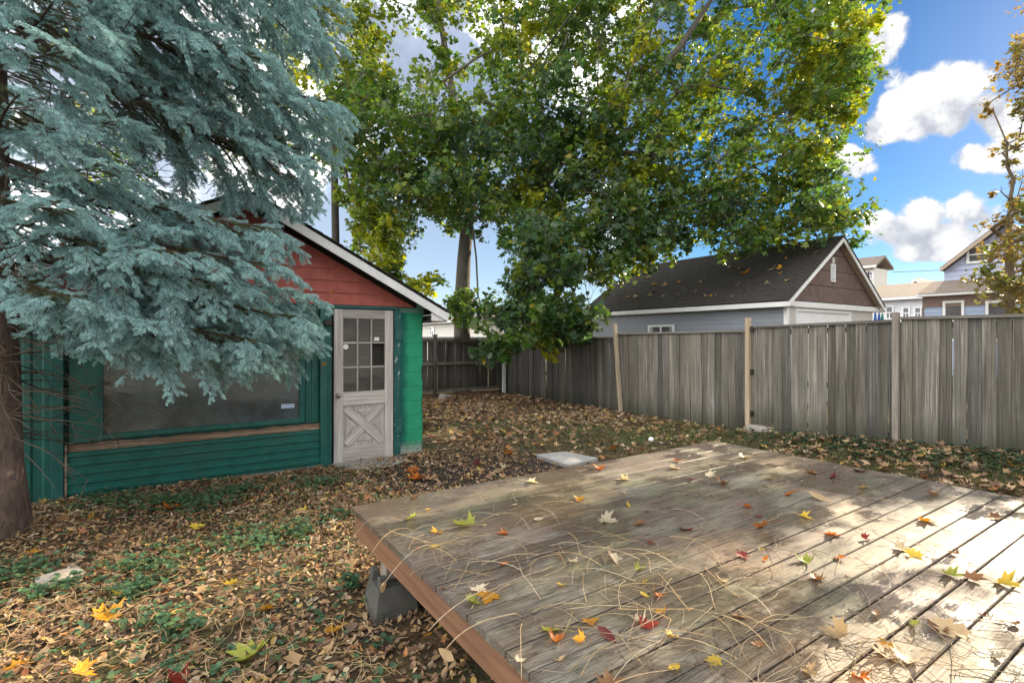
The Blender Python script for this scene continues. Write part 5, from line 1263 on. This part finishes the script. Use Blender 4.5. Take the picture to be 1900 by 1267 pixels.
def acc(dens):
    def f(x, y, g):
        k = vis(x, y) & ~shed_in(x, y) & (x < FX - 0.05) & (y < FBY - 0.1)
        return k & (g.random(len(x)) < dens(x, y))
    return f
# left foreground: fine dense litter of small leaves
litter('leaf_litter', 'thick carpet of small brown and tan leaves left of the deck', 37000, (-4.2, 3.2), (0.6, 6.9), 0.046, acc(lambda x, y: (0.35 + 0.75 * patch(x, y, 1.3)) * (1 - 0.8 * bare(x, y)) * (1 - 0.85 * in_deck(x, y, .25))), 31, OVAL_V, OVAL_T)
litter('leaf_litter', 'scattered maple leaves over the left side litter', 7000, (-4.2, 4.0), (0.6, 6.9), 0.070, acc(lambda x, y: (0.2 + 0.6 * patch(x, y, 0.9, 2)) * (1 - 0.8 * bare(x, y)) * (1 - 0.85 * in_deck(x, y, .25))), 32)
SHRED = np.array([(0, 0), (0.22, 0.35), (0.05, 1.0), (-0.25, 0.5)]); SHRED_V, SHRED_T = leaf_template(SHRED, (0, 0.45))
litter('leaf_litter', 'broken leaf crumbs filling the litter left of the deck', 52000, (-4.2, 4.2), (0.6, 6.9), 0.034, acc(lambda x, y: (0.5 + 0.5 * patch(x, y, 2.1, 3)) * (1 - 0.5 * bare(x, y)) * (1 - 0.85 * in_deck(x, y, .25))), 34, SHRED_V, SHRED_T, 0.02, tilt=0.6)
litter('leaf_litter', 'leaves strewn along the strip between deck and side fence', 3000, (4.9, 8.42), (0.6, 4.2), 0.09, acc(lambda x, y: 0.25 + 0.5 * patch(x, y, 1.2, 5)), 35, lift=0.04)
# back lawn: maple leaves, thickest toward the fences
litter('leaf_litter', 'brown maple leaves covering the lawn between shed and fences', 27000, (2.4, 8.45), (3.3, 13.0), 0.088, acc(lambda x, y: np.clip(0.20 + 0.11 * (y - 6) + 0.07 * (x - 6), 0.10, 1.0) * (0.45 + 0.7 * patch(x, y, 1.0, 1)) * (1 - 0.75 * bare(x, y)) * (1 - in_deck(x, y))), 33)
# ---------------------------------------------------------------- grass and ground ivy
def blades(name, label, n, xr, yr, h, accept, seed, cols, wid=0.004):
    g = np.random.default_rng(seed); x = g.uniform(*xr, n); y = g.uniform(*yr, n); k = accept(x, y, g); x, y = x[k], y[k]; m = len(x)
    a = g.random(m) * 6.283; b = np.stack([x, y, gh(x, y)], 1); sd = np.stack([np.cos(a), np.sin(a), 0 * a], 1) * wid; ln = np.stack([-np.sin(a), np.cos(a), 0 * a], 1)
    hh = h * (0.5 + 0.9 * g.random(m)); bend = g.normal(0, .55, m)
    mid = b + ln * (bend * hh * .35)[:, None]; mid[:, 2] += hh * .6; tip = b + ln * (bend * hh)[:, None]; tip[:, 2] += hh * .9
    V = np.stack([b - sd, b + sd, mid + sd * .7, mid - sd * .7, tip], 1).reshape(-1, 3); i = np.arange(m) * 5
    T = np.concatenate([np.stack([i, i + 1, i + 2], 1), np.stack([i, i + 2, i + 3], 1), np.stack([i + 3, i + 2, i + 4], 1)])
    c = cols[g.integers(0, len(cols), m)] * (0.7 + .6 * g.random((m, 1)))
    o = link(name, npmesh(name, V, T, np.repeat(c, 5, 0)), 'grass_blade'); return tag(o, label, 'grass', kind='stuff')
GC = np.array([(0.075, 0.115, 0.030), (0.11, 0.135, 0.045), (0.16, 0.15, 0.065), (0.06, 0.095, 0.030)])
blades('grass', 'short patchy grass between the fallen leaves', 46000, (-3.5, 8.4), (1.0, 12.0), 0.055, acc(lambda x, y: np.clip(patch(x, y, 0.55, 4) * 1.6 - 0.55 + 0.7 * np.exp(-((x - 5.5) ** 2 + (y - 5.8) ** 2) / 3.0), 0.03, 1) * (1 - bare(x, y)) * (1 - in_deck(x, y, .05)) * np.where(y > 9.5, .25, 1)), 51, GC)
blades('grass', 'greener grass strip between deck and side fence', 18000, (4.9, 8.45), (0.8, 6.5), 0.06, acc(lambda x, y: np.clip(0.25 + 0.25 * (x - 5.4), 0.1, .8) * (1 - in_deck(x, y))), 52, GC)
def cover(name, label, n, centers, size, seed, cols, h=0.05, mat='grass_blade', cat='plant'):
    """low leafy patches: leaflets in threes on short stalks"""
    g = np.random.default_rng(seed); ci = g.integers(0, len(centers), n); C0 = np.array(centers)[ci]
    x = C0[:, 0] + g.normal(0, .5, n) * C0[:, 2]; y = C0[:, 1] + g.normal(0, .5, n) * C0[:, 3]
    k = ~shed_in(x, y - 0.03) & (x < FX - .02) & ~in_deck(x, y); x, y = x[k], y[k]; m = len(x)
    z = gh(x, y) + h * (0.3 + 1.1 * g.random(m)); P0 = []; N0 = []; Sp = []; Cc = []; Sz = []
    for j in range(3):
        a = g.random(m) * .4 + j * 2.094 + np.arange(m) * 1.3; d = np.stack([np.cos(a), np.sin(a), 0 * a], 1)
        P0.append(np.stack([x, y, z], 1) + d * (size * .42)); nn = g.normal(0, .3, (m, 3)); nn[:, 2] = 1; N0.append(nn - d * .25); 
        ref = np.array([0, 0, 1.0]); Sp.append(a); Sz.append(size * (.6 + .7 * g.random(m)))
        Cc.append(cols[g.integers(0, len(cols), m)] * (.7 + .6 * g.random((m, 1))))
    V, T, Cl = scatter_leaves(np.vstack(P0), np.vstack(N0), np.concatenate(Sz), np.concatenate(Sp), g.normal(0.1, .3, 3 * m), np.vstack(Cc), OVAL_V * np.array([1.5, 1.0]), OVAL_T, .12)
    return V, T, Cl
WC = np.array([(0.065, 0.140, 0.075), (0.085, 0.165, 0.080), (0.055, 0.120, 0.070), (0.11, 0.17, 0.07)])
ivy_c = [(FX - .35, yy, .55, .5) for yy in np.arange(0.6, 5.0, .4)] + [(FX - .9, yy, .5, .5) for yy in np.arange(0.6, 4.2, .5)]
V, T, C = cover('ivy', '', 800, ivy_c, 0.055, 61, np.array([(0.035, 0.062, 0.032), (0.05, 0.080, 0.038), (0.045, 0.085, 0.045)]), 0.07)
tag(link('ground_ivy', npmesh('ground_ivy', V, T, C), 'grass_blade'), 'dark creeping ivy along the foot of the side fence', 'ivy', kind='stuff')
weeds = [((300, 935), .20, 'small green weed clump between spruce trunk and shed skirt'), ((365, 935), .34, 'largest green weed patch under the ribbed shed skirt'), ((440, 912), .2, 'green weed patch growing against the shed wall'), ((470, 1005), .30, 'wide green weed patch in the leaves midway to the deck'),
         ((545, 990), .16, 'green weed patch nearest the deck corner'), ((270, 1058), .22, 'green weed clump right of the pale stone'), ((255, 1105), .15, 'single upright weed plant in front of the pale stone'), ((30, 1075), .22, 'green weeds at the left edge beside the pale stone'), ((120, 1098), .12, 'green weeds over the near side of the pale stone'), ((60, 1120), .06, 'tiny weed rosette near the left edge'),
         ((285, 1165), .10, 'small weed low in the left foreground litter'), ((340, 1172), .09, 'small weed right of another in the foreground litter'), ((590, 895), .18, 'green weeds before the shed corner post'), ((200, 930), .25, 'thin weeds at the foot of the shed left of the skirt'), ((625, 960), .10, 'weeds tucked under the deck corner'), ((655, 1100), .10, 'green grass tuft beside the concrete pier block')]
WV, WT, WCc, off_ = [], [], [], 0
for i, ((px_, py_), rd, lab) in enumerate(weeds):
    p = PZ(px_, py_, 0.0)
    V, T, C = cover('weed', lab, int(18 + 480 * rd * rd * 4), [(p.x + rd * a_, p.y + rd * b_, rd * .95, rd * .95) for a_, b_ in ((0, 0), (.5, .3), (-.45, .2), (.2, -.4))], 0.036, 100 + i, WC, 0.06)
    WV.append(V); WT.append(T + off_); WCc.append(C); off_ += len(V)
V, T, C = cover('clover', '', 900, [(-1.6, 4.2, 2.2, 1.6), (0.2, 4.6, 1.8, 1.6), (-0.6, 3.4, 1.8, 1.2), (1.0, 5.9, 1.4, .7), (0.3, 6.2, 1.6, .5), (0.4, 2.8, 1.0, .8)], 0.034, 140, WC, 0.05)
WV.append(V); WT.append(T + off_); WCc.append(C); off_ += len(V)
tag(link('ground_weeds', npmesh('ground_weeds', np.vstack(WV), np.vstack(WT), np.vstack(WCc)), 'grass_blade'), 'low green weeds in patches among the leaves before the shed', 'weeds', kind='stuff')
# fallen stems tangled in the left litter
def stem_pts(r, L, lift=0.0):
    n = 7; a = r.gauss(0, .62); pts = []; x = y = 0; th = -a / 2
    for s in range(n + 1):
        pts.append((x, y, lift * math.sin(math.pi * s / n) + 0.0)); th += a / n + r.gauss(0, .09); x += L / n * math.cos(th); y += L / n * math.sin(th)
    mx_, my_ = sum(p[0] for p in pts) / len(pts), sum(p[1] for p in pts) / len(pts)
    return [(p[0] - mx_, p[1] - my_, p[2]) for p in pts]
r9 = random.Random(19); ms = MB()
for k in range(330):
    px_, py_ = r9.uniform(0, 700), r9.uniform(930, 1267); p = PZ(px_, py_, 0.03)
    if in_deck(p.x, p.y, -.03) and r9.random() < 0.7: continue
    a = r9.uniform(0, 6.28); L = r9.uniform(.10, .30); pp = [Vector((math.cos(a) * q[0] - math.sin(a) * q[1] + p.x, math.sin(a) * q[0] + math.cos(a) * q[1] + p.y, q[2] + float(gh(p.x, p.y)) + .028 + r9.uniform(0, .02))) for q in stem_pts(r9, L, .02)]
    ms.tube(pp, [.0022, .0016, .0014, .0014, .0013, .0012, .0011, .0009], 3, False)
tag(ms.build('fallen_stems', 'stem', None), 'thin straw coloured stems tangled in the litter left of the deck', 'stems', kind='stuff')

# ---------------------------------------------------------------- leaves lying on the deck
def big_leaf(seed):
    r = np.random.default_rng(seed); o = maple_outline(); 
    inner = o * 0.55 + np.array([0, 0.34]) * 0.45
    v2 = np.vstack([[(0, 0.34)], inner, o + r.normal(0, .012, o.shape)]); n = len(o)
    T = [(0, 1 + i, 1 + (i + 1) % n) for i in range(n)]
    for i in range(n):
        a, b = 1 + i, 1 + (i + 1) % n; T += [(a, a + n, b + n), (a, b + n, b)]
    x, y = v2[:, 0], v2[:, 1] - .4; k1, k2, k3 = r.uniform(.1, .9), r.uniform(-.3, .7), r.uniform(-.5, .5)
    z = k1 * x ** 2 * 1.3 + k2 * y ** 2 + k3 * x * y + .05 * np.sin(9 * x + seed) * np.abs(y) + 0.03 * np.abs(x)
    V = np.stack([x, y, z], 1)
    m = MB(); m.add(V, T); s0 = V[n + 1] if False else np.array([0, -.4, z[1 + n]])
    tw = r.uniform(-.5, .5); m.tube([s0, s0 + np.array([tw * .2, -.25, .03]), s0 + np.array([tw * .5, -.5, .02]), s0 + np.array([tw, -.75, -.01])], [.012, .010, .010, .014], 3, False)
    zmin = min(p[2] for p in m.v); m.v = [(p[0], p[1], p[2] - zmin) for p in m.v]
    me = mesh('fallen_leaf', m.v, m.f, True); return me
LM = [big_leaf(s) for s in range(7)]
def oval_leaf(seed):
    r = np.random.default_rng(seed); V, T = OVAL_V.copy(), OVAL_T; x, y = V[:, 0], V[:, 1] - .5
    z = 0.9 * x ** 2 + r.uniform(.2, .8) * y ** 2 + .2 * np.abs(x); m = MB().add(np.stack([x, y, z], 1), [tuple(t) for t in T]); m.tube([(0, -.5, z[1]), (.03, -.8, .05), (.1, -1.1, 0.0)], [.012, .01, .012], 3, False)
    zmin = min(p[2] for p in m.v); m.v = [(p[0], p[1], p[2] - zmin) for p in m.v]; return mesh('fallen_leaf', m.v, m.f, True)
LO = [oval_leaf(s) for s in range(3)]
for me in LM + LO: me.materials.append(MATS['leaf_tan'])
LABEL = {'leaf_yellow': 'yellow maple leaf', 'leaf_gold': 'golden maple leaf', 'leaf_orange': 'orange maple leaf', 'leaf_red': 'red maple leaf', 'leaf_brown': 'brown curled maple leaf', 'leaf_tan': 'dry tan maple leaf', 'leaf_cream': 'pale cream curled maple leaf', 'leaf_lime': 'yellow green maple leaf', 'leaf_maroon': 'dark maroon maple leaf'}
r4 = random.Random(44)
def put_leaf(p, size, mat, where, group, tilt=0.25, shape=None, label=None):
    me = (LM if shape != 'oval' else LO)[r4.randrange(7 if shape != 'oval' else 3)]
    o = link('fallen_leaf', me, None, None, loc=p, rot=(r4.gauss(0, tilt), r4.gauss(0, tilt), r4.uniform(0, 6.28)), scale=(size, size, size * r4.uniform(.8, 1.6))); setmat(o, mat)
    return tag(o, label or (LABEL[mat] + ' ' + where), 'leaf', group)
DK = [  # photo pixel, width in pixels, colour
 (905, 1110, 46, 'leaf_gold'), (890, 1095, 40, 'leaf_cream'), (880, 1118, 40, 'leaf_lime'), (860, 972, 48, 'leaf_lime'), (808, 987, 26, 'leaf_gold'), (805, 1015, 26, 'leaf_yellow'), (775, 1020, 18, 'leaf_orange'), (822, 1092, 16, 'leaf_orange'), (762, 962, 26, 'leaf_lime'), (795, 946, 16, 'leaf_yellow'), (772, 924, 26, 'leaf_brown'),
 (932, 990, 26, 'leaf_orange'), (955, 938, 14, 'leaf_tan'), (935, 1047, 18, 'leaf_orange'), (990, 895, 28, 'leaf_cream'), (1000, 965, 22, 'leaf_cream'), (1040, 1038, 18, 'leaf_orange'), (1065, 1040, 24, 'leaf_cream'), (1040, 1085, 22, 'leaf_yellow'), (1112, 870, 24, 'leaf_orange'), (1155, 890, 30, 'leaf_cream'), (1130, 966, 38, 'leaf_cream'), (1140, 1040, 44, 'leaf_cream'), (1075, 928, 22, 'leaf_gold'), (1165, 938, 18, 'leaf_yellow'), (1158, 915, 16, 'leaf_tan'),
 (1200, 950, 14, 'leaf_brown'), (1185, 972, 26, 'leaf_brown'), (1205, 1008, 20, 'leaf_red'), (1190, 1055, 26, 'leaf_lime'), (1195, 1080, 24, 'leaf_yellow'), (1255, 856, 26, 'leaf_orange'), (1250, 868, 24, 'leaf_cream'), (1281, 891, 18, 'leaf_red'), (1318, 884, 32, 'leaf_cream'), (1340, 897, 32, 'leaf_brown'), (1383, 849, 24, 'leaf_cream'), (1365, 863, 9, 'leaf_brown'), (1430, 890, 32, 'leaf_tan'), (1270, 982, 30, 'leaf_red'), (1388, 941, 20, 'leaf_orange'), (1408, 958, 16, 'leaf_red'), (1410, 977, 42, 'leaf_orange'), (1465, 918, 34, 'leaf_orange'),
 (1502, 877, 26, 'leaf_brown'), (1550, 886, 22, 'leaf_maroon'), (1592, 873, 28, 'leaf_maroon'), (1520, 925, 48, 'leaf_tan'), (1548, 992, 34, 'leaf_orange'), (1606, 1000, 20, 'leaf_red'), (1495, 960, 26, 'leaf_yellow'), (1495, 1040, 36, 'leaf_lime'), (1555, 1035, 26, 'leaf_orange'), (1413, 1020, 14, 'leaf_yellow'), (1378, 1032, 26, 'leaf_red'), (1420, 1038, 20, 'leaf_orange'), (1520, 1075, 30, 'leaf_brown'), (1722, 968, 34, 'leaf_gold'), (1730, 920, 42, 'leaf_brown'), (1675, 1018, 34, 'leaf_cream'), (1692, 1030, 34, 'leaf_yellow'), (1768, 1026, 22, 'leaf_brown'), (1840, 960, 34, 'leaf_brown'), (1600, 905, 30, 'leaf_tan'), (1640, 898, 12, 'leaf_tan'),
 (1770, 1068, 38, 'leaf_lime'), (1805, 1075, 40, 'leaf_brown'), (1872, 1085, 46, 'leaf_yellow'), (1345, 1080, 28, 'leaf_cream'), (1097, 1155, 34, 'leaf_gold'), (1125, 1180, 52, 'leaf_maroon'), (1020, 1170, 42, 'leaf_lime'), (1035, 1185, 36, 'leaf_orange'), (1075, 1185, 26, 'leaf_gold'), (1225, 1135, 26, 'leaf_gold'), (1205, 1158, 42, 'leaf_red'), (1185, 1150, 32, 'leaf_cream'), (1245, 1178, 28, 'leaf_yellow'), (1195, 1105, 22, 'leaf_yellow'), (1220, 1105, 26, 'leaf_orange'), (1250, 1242, 40, 'leaf_yellow'), (1325, 1230, 32, 'leaf_yellow'), (1130, 1262, 52, 'leaf_brown'), (1375, 1145, 32, 'leaf_brown'), (1405, 1195, 26, 'leaf_brown'), (1550, 1175, 52, 'leaf_tan'), (1625, 1140, 32, 'leaf_brown'), (1700, 1160, 42, 'leaf_lime'), (1760, 1170, 66, 'leaf_tan'), (1745, 1165, 40, 'leaf_brown'), (1640, 1215, 62, 'leaf_tan'), (1690, 1222, 56, 'leaf_cream'), (1645, 1200, 30, 'leaf_gold'), (1850, 1220, 30, 'leaf_cream'), (1885, 1160, 32, 'leaf_brown'), (1505, 1250, 34, 'leaf_tan'), (1600, 1258, 40, 'leaf_orange'), (1820, 1140, 20, 'leaf_maroon'), (1040, 1225, 22, 'leaf_tan'), (965, 1225, 22, 'leaf_cream')]
def unique_labels(objs, base, where):
    """label leaves of one colour in one zone by their order from the viewer"""
    zones = {}
    for o, col, zone in objs: zones.setdefault((col, zone), []).append(o)
    words = ['nearest', 'second nearest', 'third nearest', 'fourth nearest', 'fifth nearest', 'sixth nearest', 'seventh nearest']
    for (col, zone), lst in zones.items():
        lst.sort(key=lambda o: o.location.x * SY + o.location.y * CY)
        for i, o in enumerate(lst):
            o['label'] = (LABEL[col] + ' ' + zone) if len(lst) == 1 else (words[min(i, 6)] + ' ' + LABEL[col] + ' ' + zone)
def deck_zone(px, py):
    if py < 880: return 'near the far corner of the deck' if px > 1200 else 'along the far edge of the deck'
    if px < 960: return 'by the left edge of the deck'
    if py < 960: return 'on the far part of the deck' if px < 1450 else 'on the deck by its right edge'
    if py < 1090: return 'in the middle of the deck' if px < 1480 else 'on the right half of the deck'
    return 'on the near deck boards left of centre' if px < 1320 else ('on the near deck boards' if px < 1600 else 'on the deck in the near right corner')
dleaves = []
for px_, py_, w, mt in DK:
    p = PZ(px_, py_, DZ + .004); f = p.x * SY + p.y * CY
    o = put_leaf((p.x, p.y, DZ + 0.005), w * f / FPX * 0.92, mt, 'lying on the wooden deck', 'leaves fallen on the deck', 0.22, 'oval' if w < 19 or r4.random() < .12 else None); dleaves.append((o, mt, deck_zone(px_, py_)))
unique_labels(dleaves, '', '')
# petioles: hundreds of thin curved stems on the boards
def stem_mesh(seed, L):
    r = random.Random(seed); p = stem_pts(r, 1.0, r.uniform(0.02, .12)); m = MB(); q = .0046
    m.tube(p, [q * 1.5, q * 1.05, q, q, q * .95, q * .9, q * .8, q * 1.5 if seed % 2 else q * .5], 4, True)
    return m.me('leaf_stem', True)
SM = [stem_mesh(s, 1) for s in range(14)]
for me in SM: me.materials.append(MATS['stem'])
r6 = random.Random(66); n = 0
while n < 300:
    k = r6.random()
    if k < .34: px_, py_ = r6.gauss(930, 150), r6.gauss(1010, 60)
    elif k < .60: px_, py_ = r6.gauss(1300, 130), r6.gauss(1110, 60)
    else: px_, py_ = r6.uniform(700, 1900), 1267 - 400 * r6.random() ** 1.4
    if py_ < 840 or py_ > 1275: continue
    p = PZ(px_, py_, DZ + .006)
    if not in_deck(p.x, p.y, .03) or p.y < DYN + .1: continue
    L = r6.uniform(.12, .34); o = link('leaf_stem', SM[r6.randrange(14)], None, None, loc=(p.x, p.y, DZ + .005), rot=(r6.gauss(0, .03), r6.gauss(0, .03), r6.gauss(0.15, .9) + (math.pi if r6.random() < .5 else 0)), scale=(L, L, L))
    dark = r6.random() < (0.18 + 0.4 * (px_ > 1350)); 
    if dark: setmat(o, 'stem_dark')
    tag(o, ('dark brown' if dark else 'pale straw coloured') + ' curved leaf stem lying ' + deck_zone(px_, py_), 'stem', 'leaf stems on the deck'); n += 1
mk = MB(); r12 = random.Random(12)
for k in range(520):                                       # crumbs and short twiglets too small to pick apart
    p = PZ(r12.uniform(660, 1900), 1275 - 420 * r12.random() ** 1.3, DZ + .004)
    if not in_deck(p.x, p.y, .02) or p.y < DYN + .1: continue
    a = r12.uniform(0, 6.28); L = r12.uniform(.015, .11) if k % 4 else r12.uniform(.1, .22); q0 = stem_pts(r12, L, .006)
    mk.tube([(math.cos(a) * q[0] - math.sin(a) * q[1] + p.x, math.sin(a) * q[0] + math.cos(a) * q[1] + p.y, DZ + .0045 + q[2]) for q in q0[::2]], [.0016, .0013, .0012, .0008], 3, False)
tag(mk.build('deck_twiglets', 'stem_dark', None), 'tiny dark twigs and crumbs littering the deck boards', 'twigs', kind='stuff')
# stems and leaves that overhang the left edge of the deck
for k, (px_, py_, a) in enumerate(((676, 985, 200), (700, 1012, 205), (735, 1045, 215), (860, 1120, 190), (905, 1160, 200))):
    p = PZ(px_, py_, DZ); L = 0.24
    pts = [Vector((DX0 + .16 - t * .30, p.y + .05 * math.sin(3 * t + k), DZ + .012 + .03 * math.sin(2.2 * t) - .11 * t ** 3 + 0.02 * (t > 0))) for t in np.linspace(0, 1, 9)]
    tag(MB().tube(pts, .0022, 4).build('leaf_stem', 'stem', None, True), 'arched stem overhanging the left edge of the deck', 'stem', 'stems hanging over the deck edge')
    e = pts[-1]; o = put_leaf((e.x, e.y, e.z - .02), 0.075, ('leaf_tan', 'leaf_brown', 'leaf_tan', 'leaf_gold', 'leaf_tan')[k], 'dangling over the left deck edge', 'leaves over the deck edge', .8, 'oval')
# bigger bright leaves scattered over the litter
gleaves = []
def yard_zone(px, py):
    if px > 1400: return 'on the grass strip under the side fence'
    if px > 830: return 'on the lawn beyond the deck'
    if px > 600: return 'on the ground between shed door and deck'
    if py < 1000: return 'on the ground below the shed window'
    if px < 240: return 'on the litter at the left of the view'
    return 'on the litter left of the deck'
for px_, py_, w, mt in [(460, 1215, 66, 'leaf_lime'), (325, 1250, 40, 'leaf_red'), (490, 1127, 30, 'leaf_gold'), (555, 1035, 32, 'leaf_tan'), (650, 1055, 30, 'leaf_tan'), (205, 1135, 50, 'leaf_gold'), (155, 1240, 40, 'leaf_gold'), (65, 1027, 30, 'leaf_gold'), (175, 965, 22, 'leaf_gold'), (365, 972, 24, 'leaf_yellow'), (310, 940, 40, 'leaf_orange'), (770, 885, 40, 'leaf_orange'), (765, 870, 26, 'leaf_orange'), (885, 852, 16, 'leaf_maroon'), (560, 940, 16, 'leaf_yellow'), (425, 1080, 26, 'leaf_yellow'), (310, 1095, 18, 'leaf_orange'), (215, 1098, 18, 'leaf_yellow'), (440, 1150, 34, 'leaf_tan'), (620, 1165, 32, 'leaf_gold'), (945, 835, 20, 'leaf_orange'), (1135, 830, 16, 'leaf_orange'), (1450, 815, 22, 'leaf_red'), (1660, 832, 16, 'leaf_gold'), (1880, 895, 22, 'leaf_gold'), (700, 905, 16, 'leaf_cream'), (930, 868, 24, 'leaf_cream'), (620, 965, 18, 'leaf_cream'), (705, 905, 14, 'leaf_orange'), (350, 1205, 30, 'leaf_brown'), (100, 1190, 34, 'leaf_tan'), (250, 1215, 36, 'leaf_tan'), (30, 1230, 40, 'leaf_gold')]:
    p = PZ(px_, py_, 0.04); f = p.x * SY + p.y * CY; z = float(gh(p.x, p.y)) + .03
    o = put_leaf((p.x, p.y, z), w * f / FPX, mt, 'on the yard ground', 'bright leaves on the ground', .3); gleaves.append((o, mt, yard_zone(px_, py_)))
unique_labels(gleaves, '', '')
# leaves on the garage roof and caught in the spruce
for px_, py_, w in [(1165, 553, 10), (1178, 552, 10), (1207, 549, 16), (1210, 543, 14), (1230, 551, 8), (1259, 548, 8), (1290, 543, 8), (1309, 551, 9), (1318, 551, 8), (1328, 550, 8), (1360, 553, 7), (1300, 525, 8), (1215, 530, 14), (1235, 531, 12), (1260, 525, 8), (1370, 531, 12), (1385, 508, 20), (1372, 500, 8), (1425, 528, 14), (1433, 502, 16), (1446, 499, 12), (1448, 509, 9), (1460, 523, 14), (1515, 471, 14), (1458, 481, 6), (1202, 517, 10), (1352, 498, 7)]:
    u = (px_ - CX) / FPX; v = (HY - py_) / FPX          # intersect with the near roof slope
    k = (GPZ - GEZ) / (GPX - GX0); f = (GEZ - k * GX0 - CAMZ) / (v - k * (SY + CY * u))
    p = P(px_, py_, f); me = LM[r4.randrange(7)]
    o = link('fallen_leaf', me, None, None, loc=(p.x, p.y, p.z + .03), rot=(r4.gauss(0, .2), -math.atan(k) + r4.gauss(0, .2), r4.uniform(0, 6.28)), scale=[w * f / FPX * .9] * 3)
    setmat(o, r4.choice(['leaf_tan', 'leaf_cream', 'leaf_tan', 'leaf_gold'])); tag(o, 'dry maple leaf lying on the dark garage roof', 'leaf', 'leaves on the garage roof')
for px_, py_, f, mt in [(100, 403, 4.1, 'leaf_gold'), (45, 405, 4.0, 'leaf_yellow'), (85, 437, 4.1, 'leaf_orange'), (120, 458, 4.1, 'leaf_orange'), (60, 506, 3.7, 'leaf_gold'), (510, 545, 5.2, 'leaf_orange'), (290, 540, 4.4, 'leaf_gold'), (255, 475, 4.4, 'leaf_orange'), (230, 469, 4.3, 'leaf_orange'), (600, 678, 5.5, 'leaf_gold'), (555, 665, 5.3, 'leaf_yellow'), (617, 543, 5.6, 'leaf_orange'), (575, 535, 5.5, 'leaf_yellow'), (30, 255, 4.0, 'leaf_tan'), (375, 178, 5.0, 'leaf_gold')]:
    p = P(px_, py_, f); put_leaf(tuple(p), 0.07, mt, 'caught in the spruce boughs', 'leaves caught in the spruce', .6)
sm2 = MB(); r3 = random.Random(31)
for px_, py_, f, dy in [(60, 300, 3.9, 60), (365, 150, 4.8, 60), (405, 165, 4.8, 70), (220, 505, 4.0, 40), (300, 470, 4.3, 60), (505, 620, 5.1, 80), (550, 630, 5.2, 50), (90, 470, 3.8, 60), (590, 300, 5.4, 60), (430, 40, 4.9, 50), (515, 405, 5.2, 40), (190, 420, 4.2, 60)]:
    a = P(px_, py_ - dy / 2, f); b = P(px_ + r3.uniform(-30, 30), py_ + dy / 2, f); c = (a + b) / 2 + Vector((r3.gauss(0, .03), r3.gauss(0, .03), .02))
    o = MB().tube([a, (a + c) / 2 + Vector((.01, 0, .01)), c, (c + b) / 2, b], [.0022, .0018, .0016, .0016, .0014], 4).build('leaf_stem', 'stem', None, True)
    tag(o, 'pale leaf stem caught hanging in the spruce boughs', 'stem', 'stems caught in the spruce')

ORD = ['leftmost', 'second from the left', 'third from the left', 'fourth from the left', 'fifth from the left', 'sixth from the left', 'seventh from the left', 'eighth from the left', 'ninth from the left', 'tenth from the left'] + ['%s from the left' % w for w in ('eleventh', 'twelfth', 'thirteenth', 'fourteenth', 'fifteenth', 'sixteenth', 'seventeenth', 'eighteenth', 'nineteenth', 'twentieth', 'twenty first', 'twenty second', 'twenty third', 'twenty fourth', 'twenty fifth', 'twenty sixth', 'rightmost')]
def order_labels(group, text):
    """things alike in look: told apart by their order across the view"""
    def across(o):
        p = o.location if o.location.length > 1e-6 else o.data.vertices[0].co
        return (p.x * CY - p.y * SY) / (p.x * SY + p.y * CY)
    for i, o in enumerate(sorted([o for o in bpy.data.objects if o.get('group') == group], key=across)): o['label'] = text % ORD[min(i, 26)]
order_labels('leaves on the garage roof', 'dry maple leaf on the dark garage roof, %s')
order_labels('stems caught in the spruce', 'pale stem hanging in the spruce boughs, %s')
order_labels('leaves caught in the spruce', 'bright leaf caught in the spruce boughs, %s')
order_labels('stems hanging over the deck edge', 'arched stem over the left deck edge, %s')
order_labels('leaves over the deck edge', 'dry leaf dangling over the left deck edge, %s')
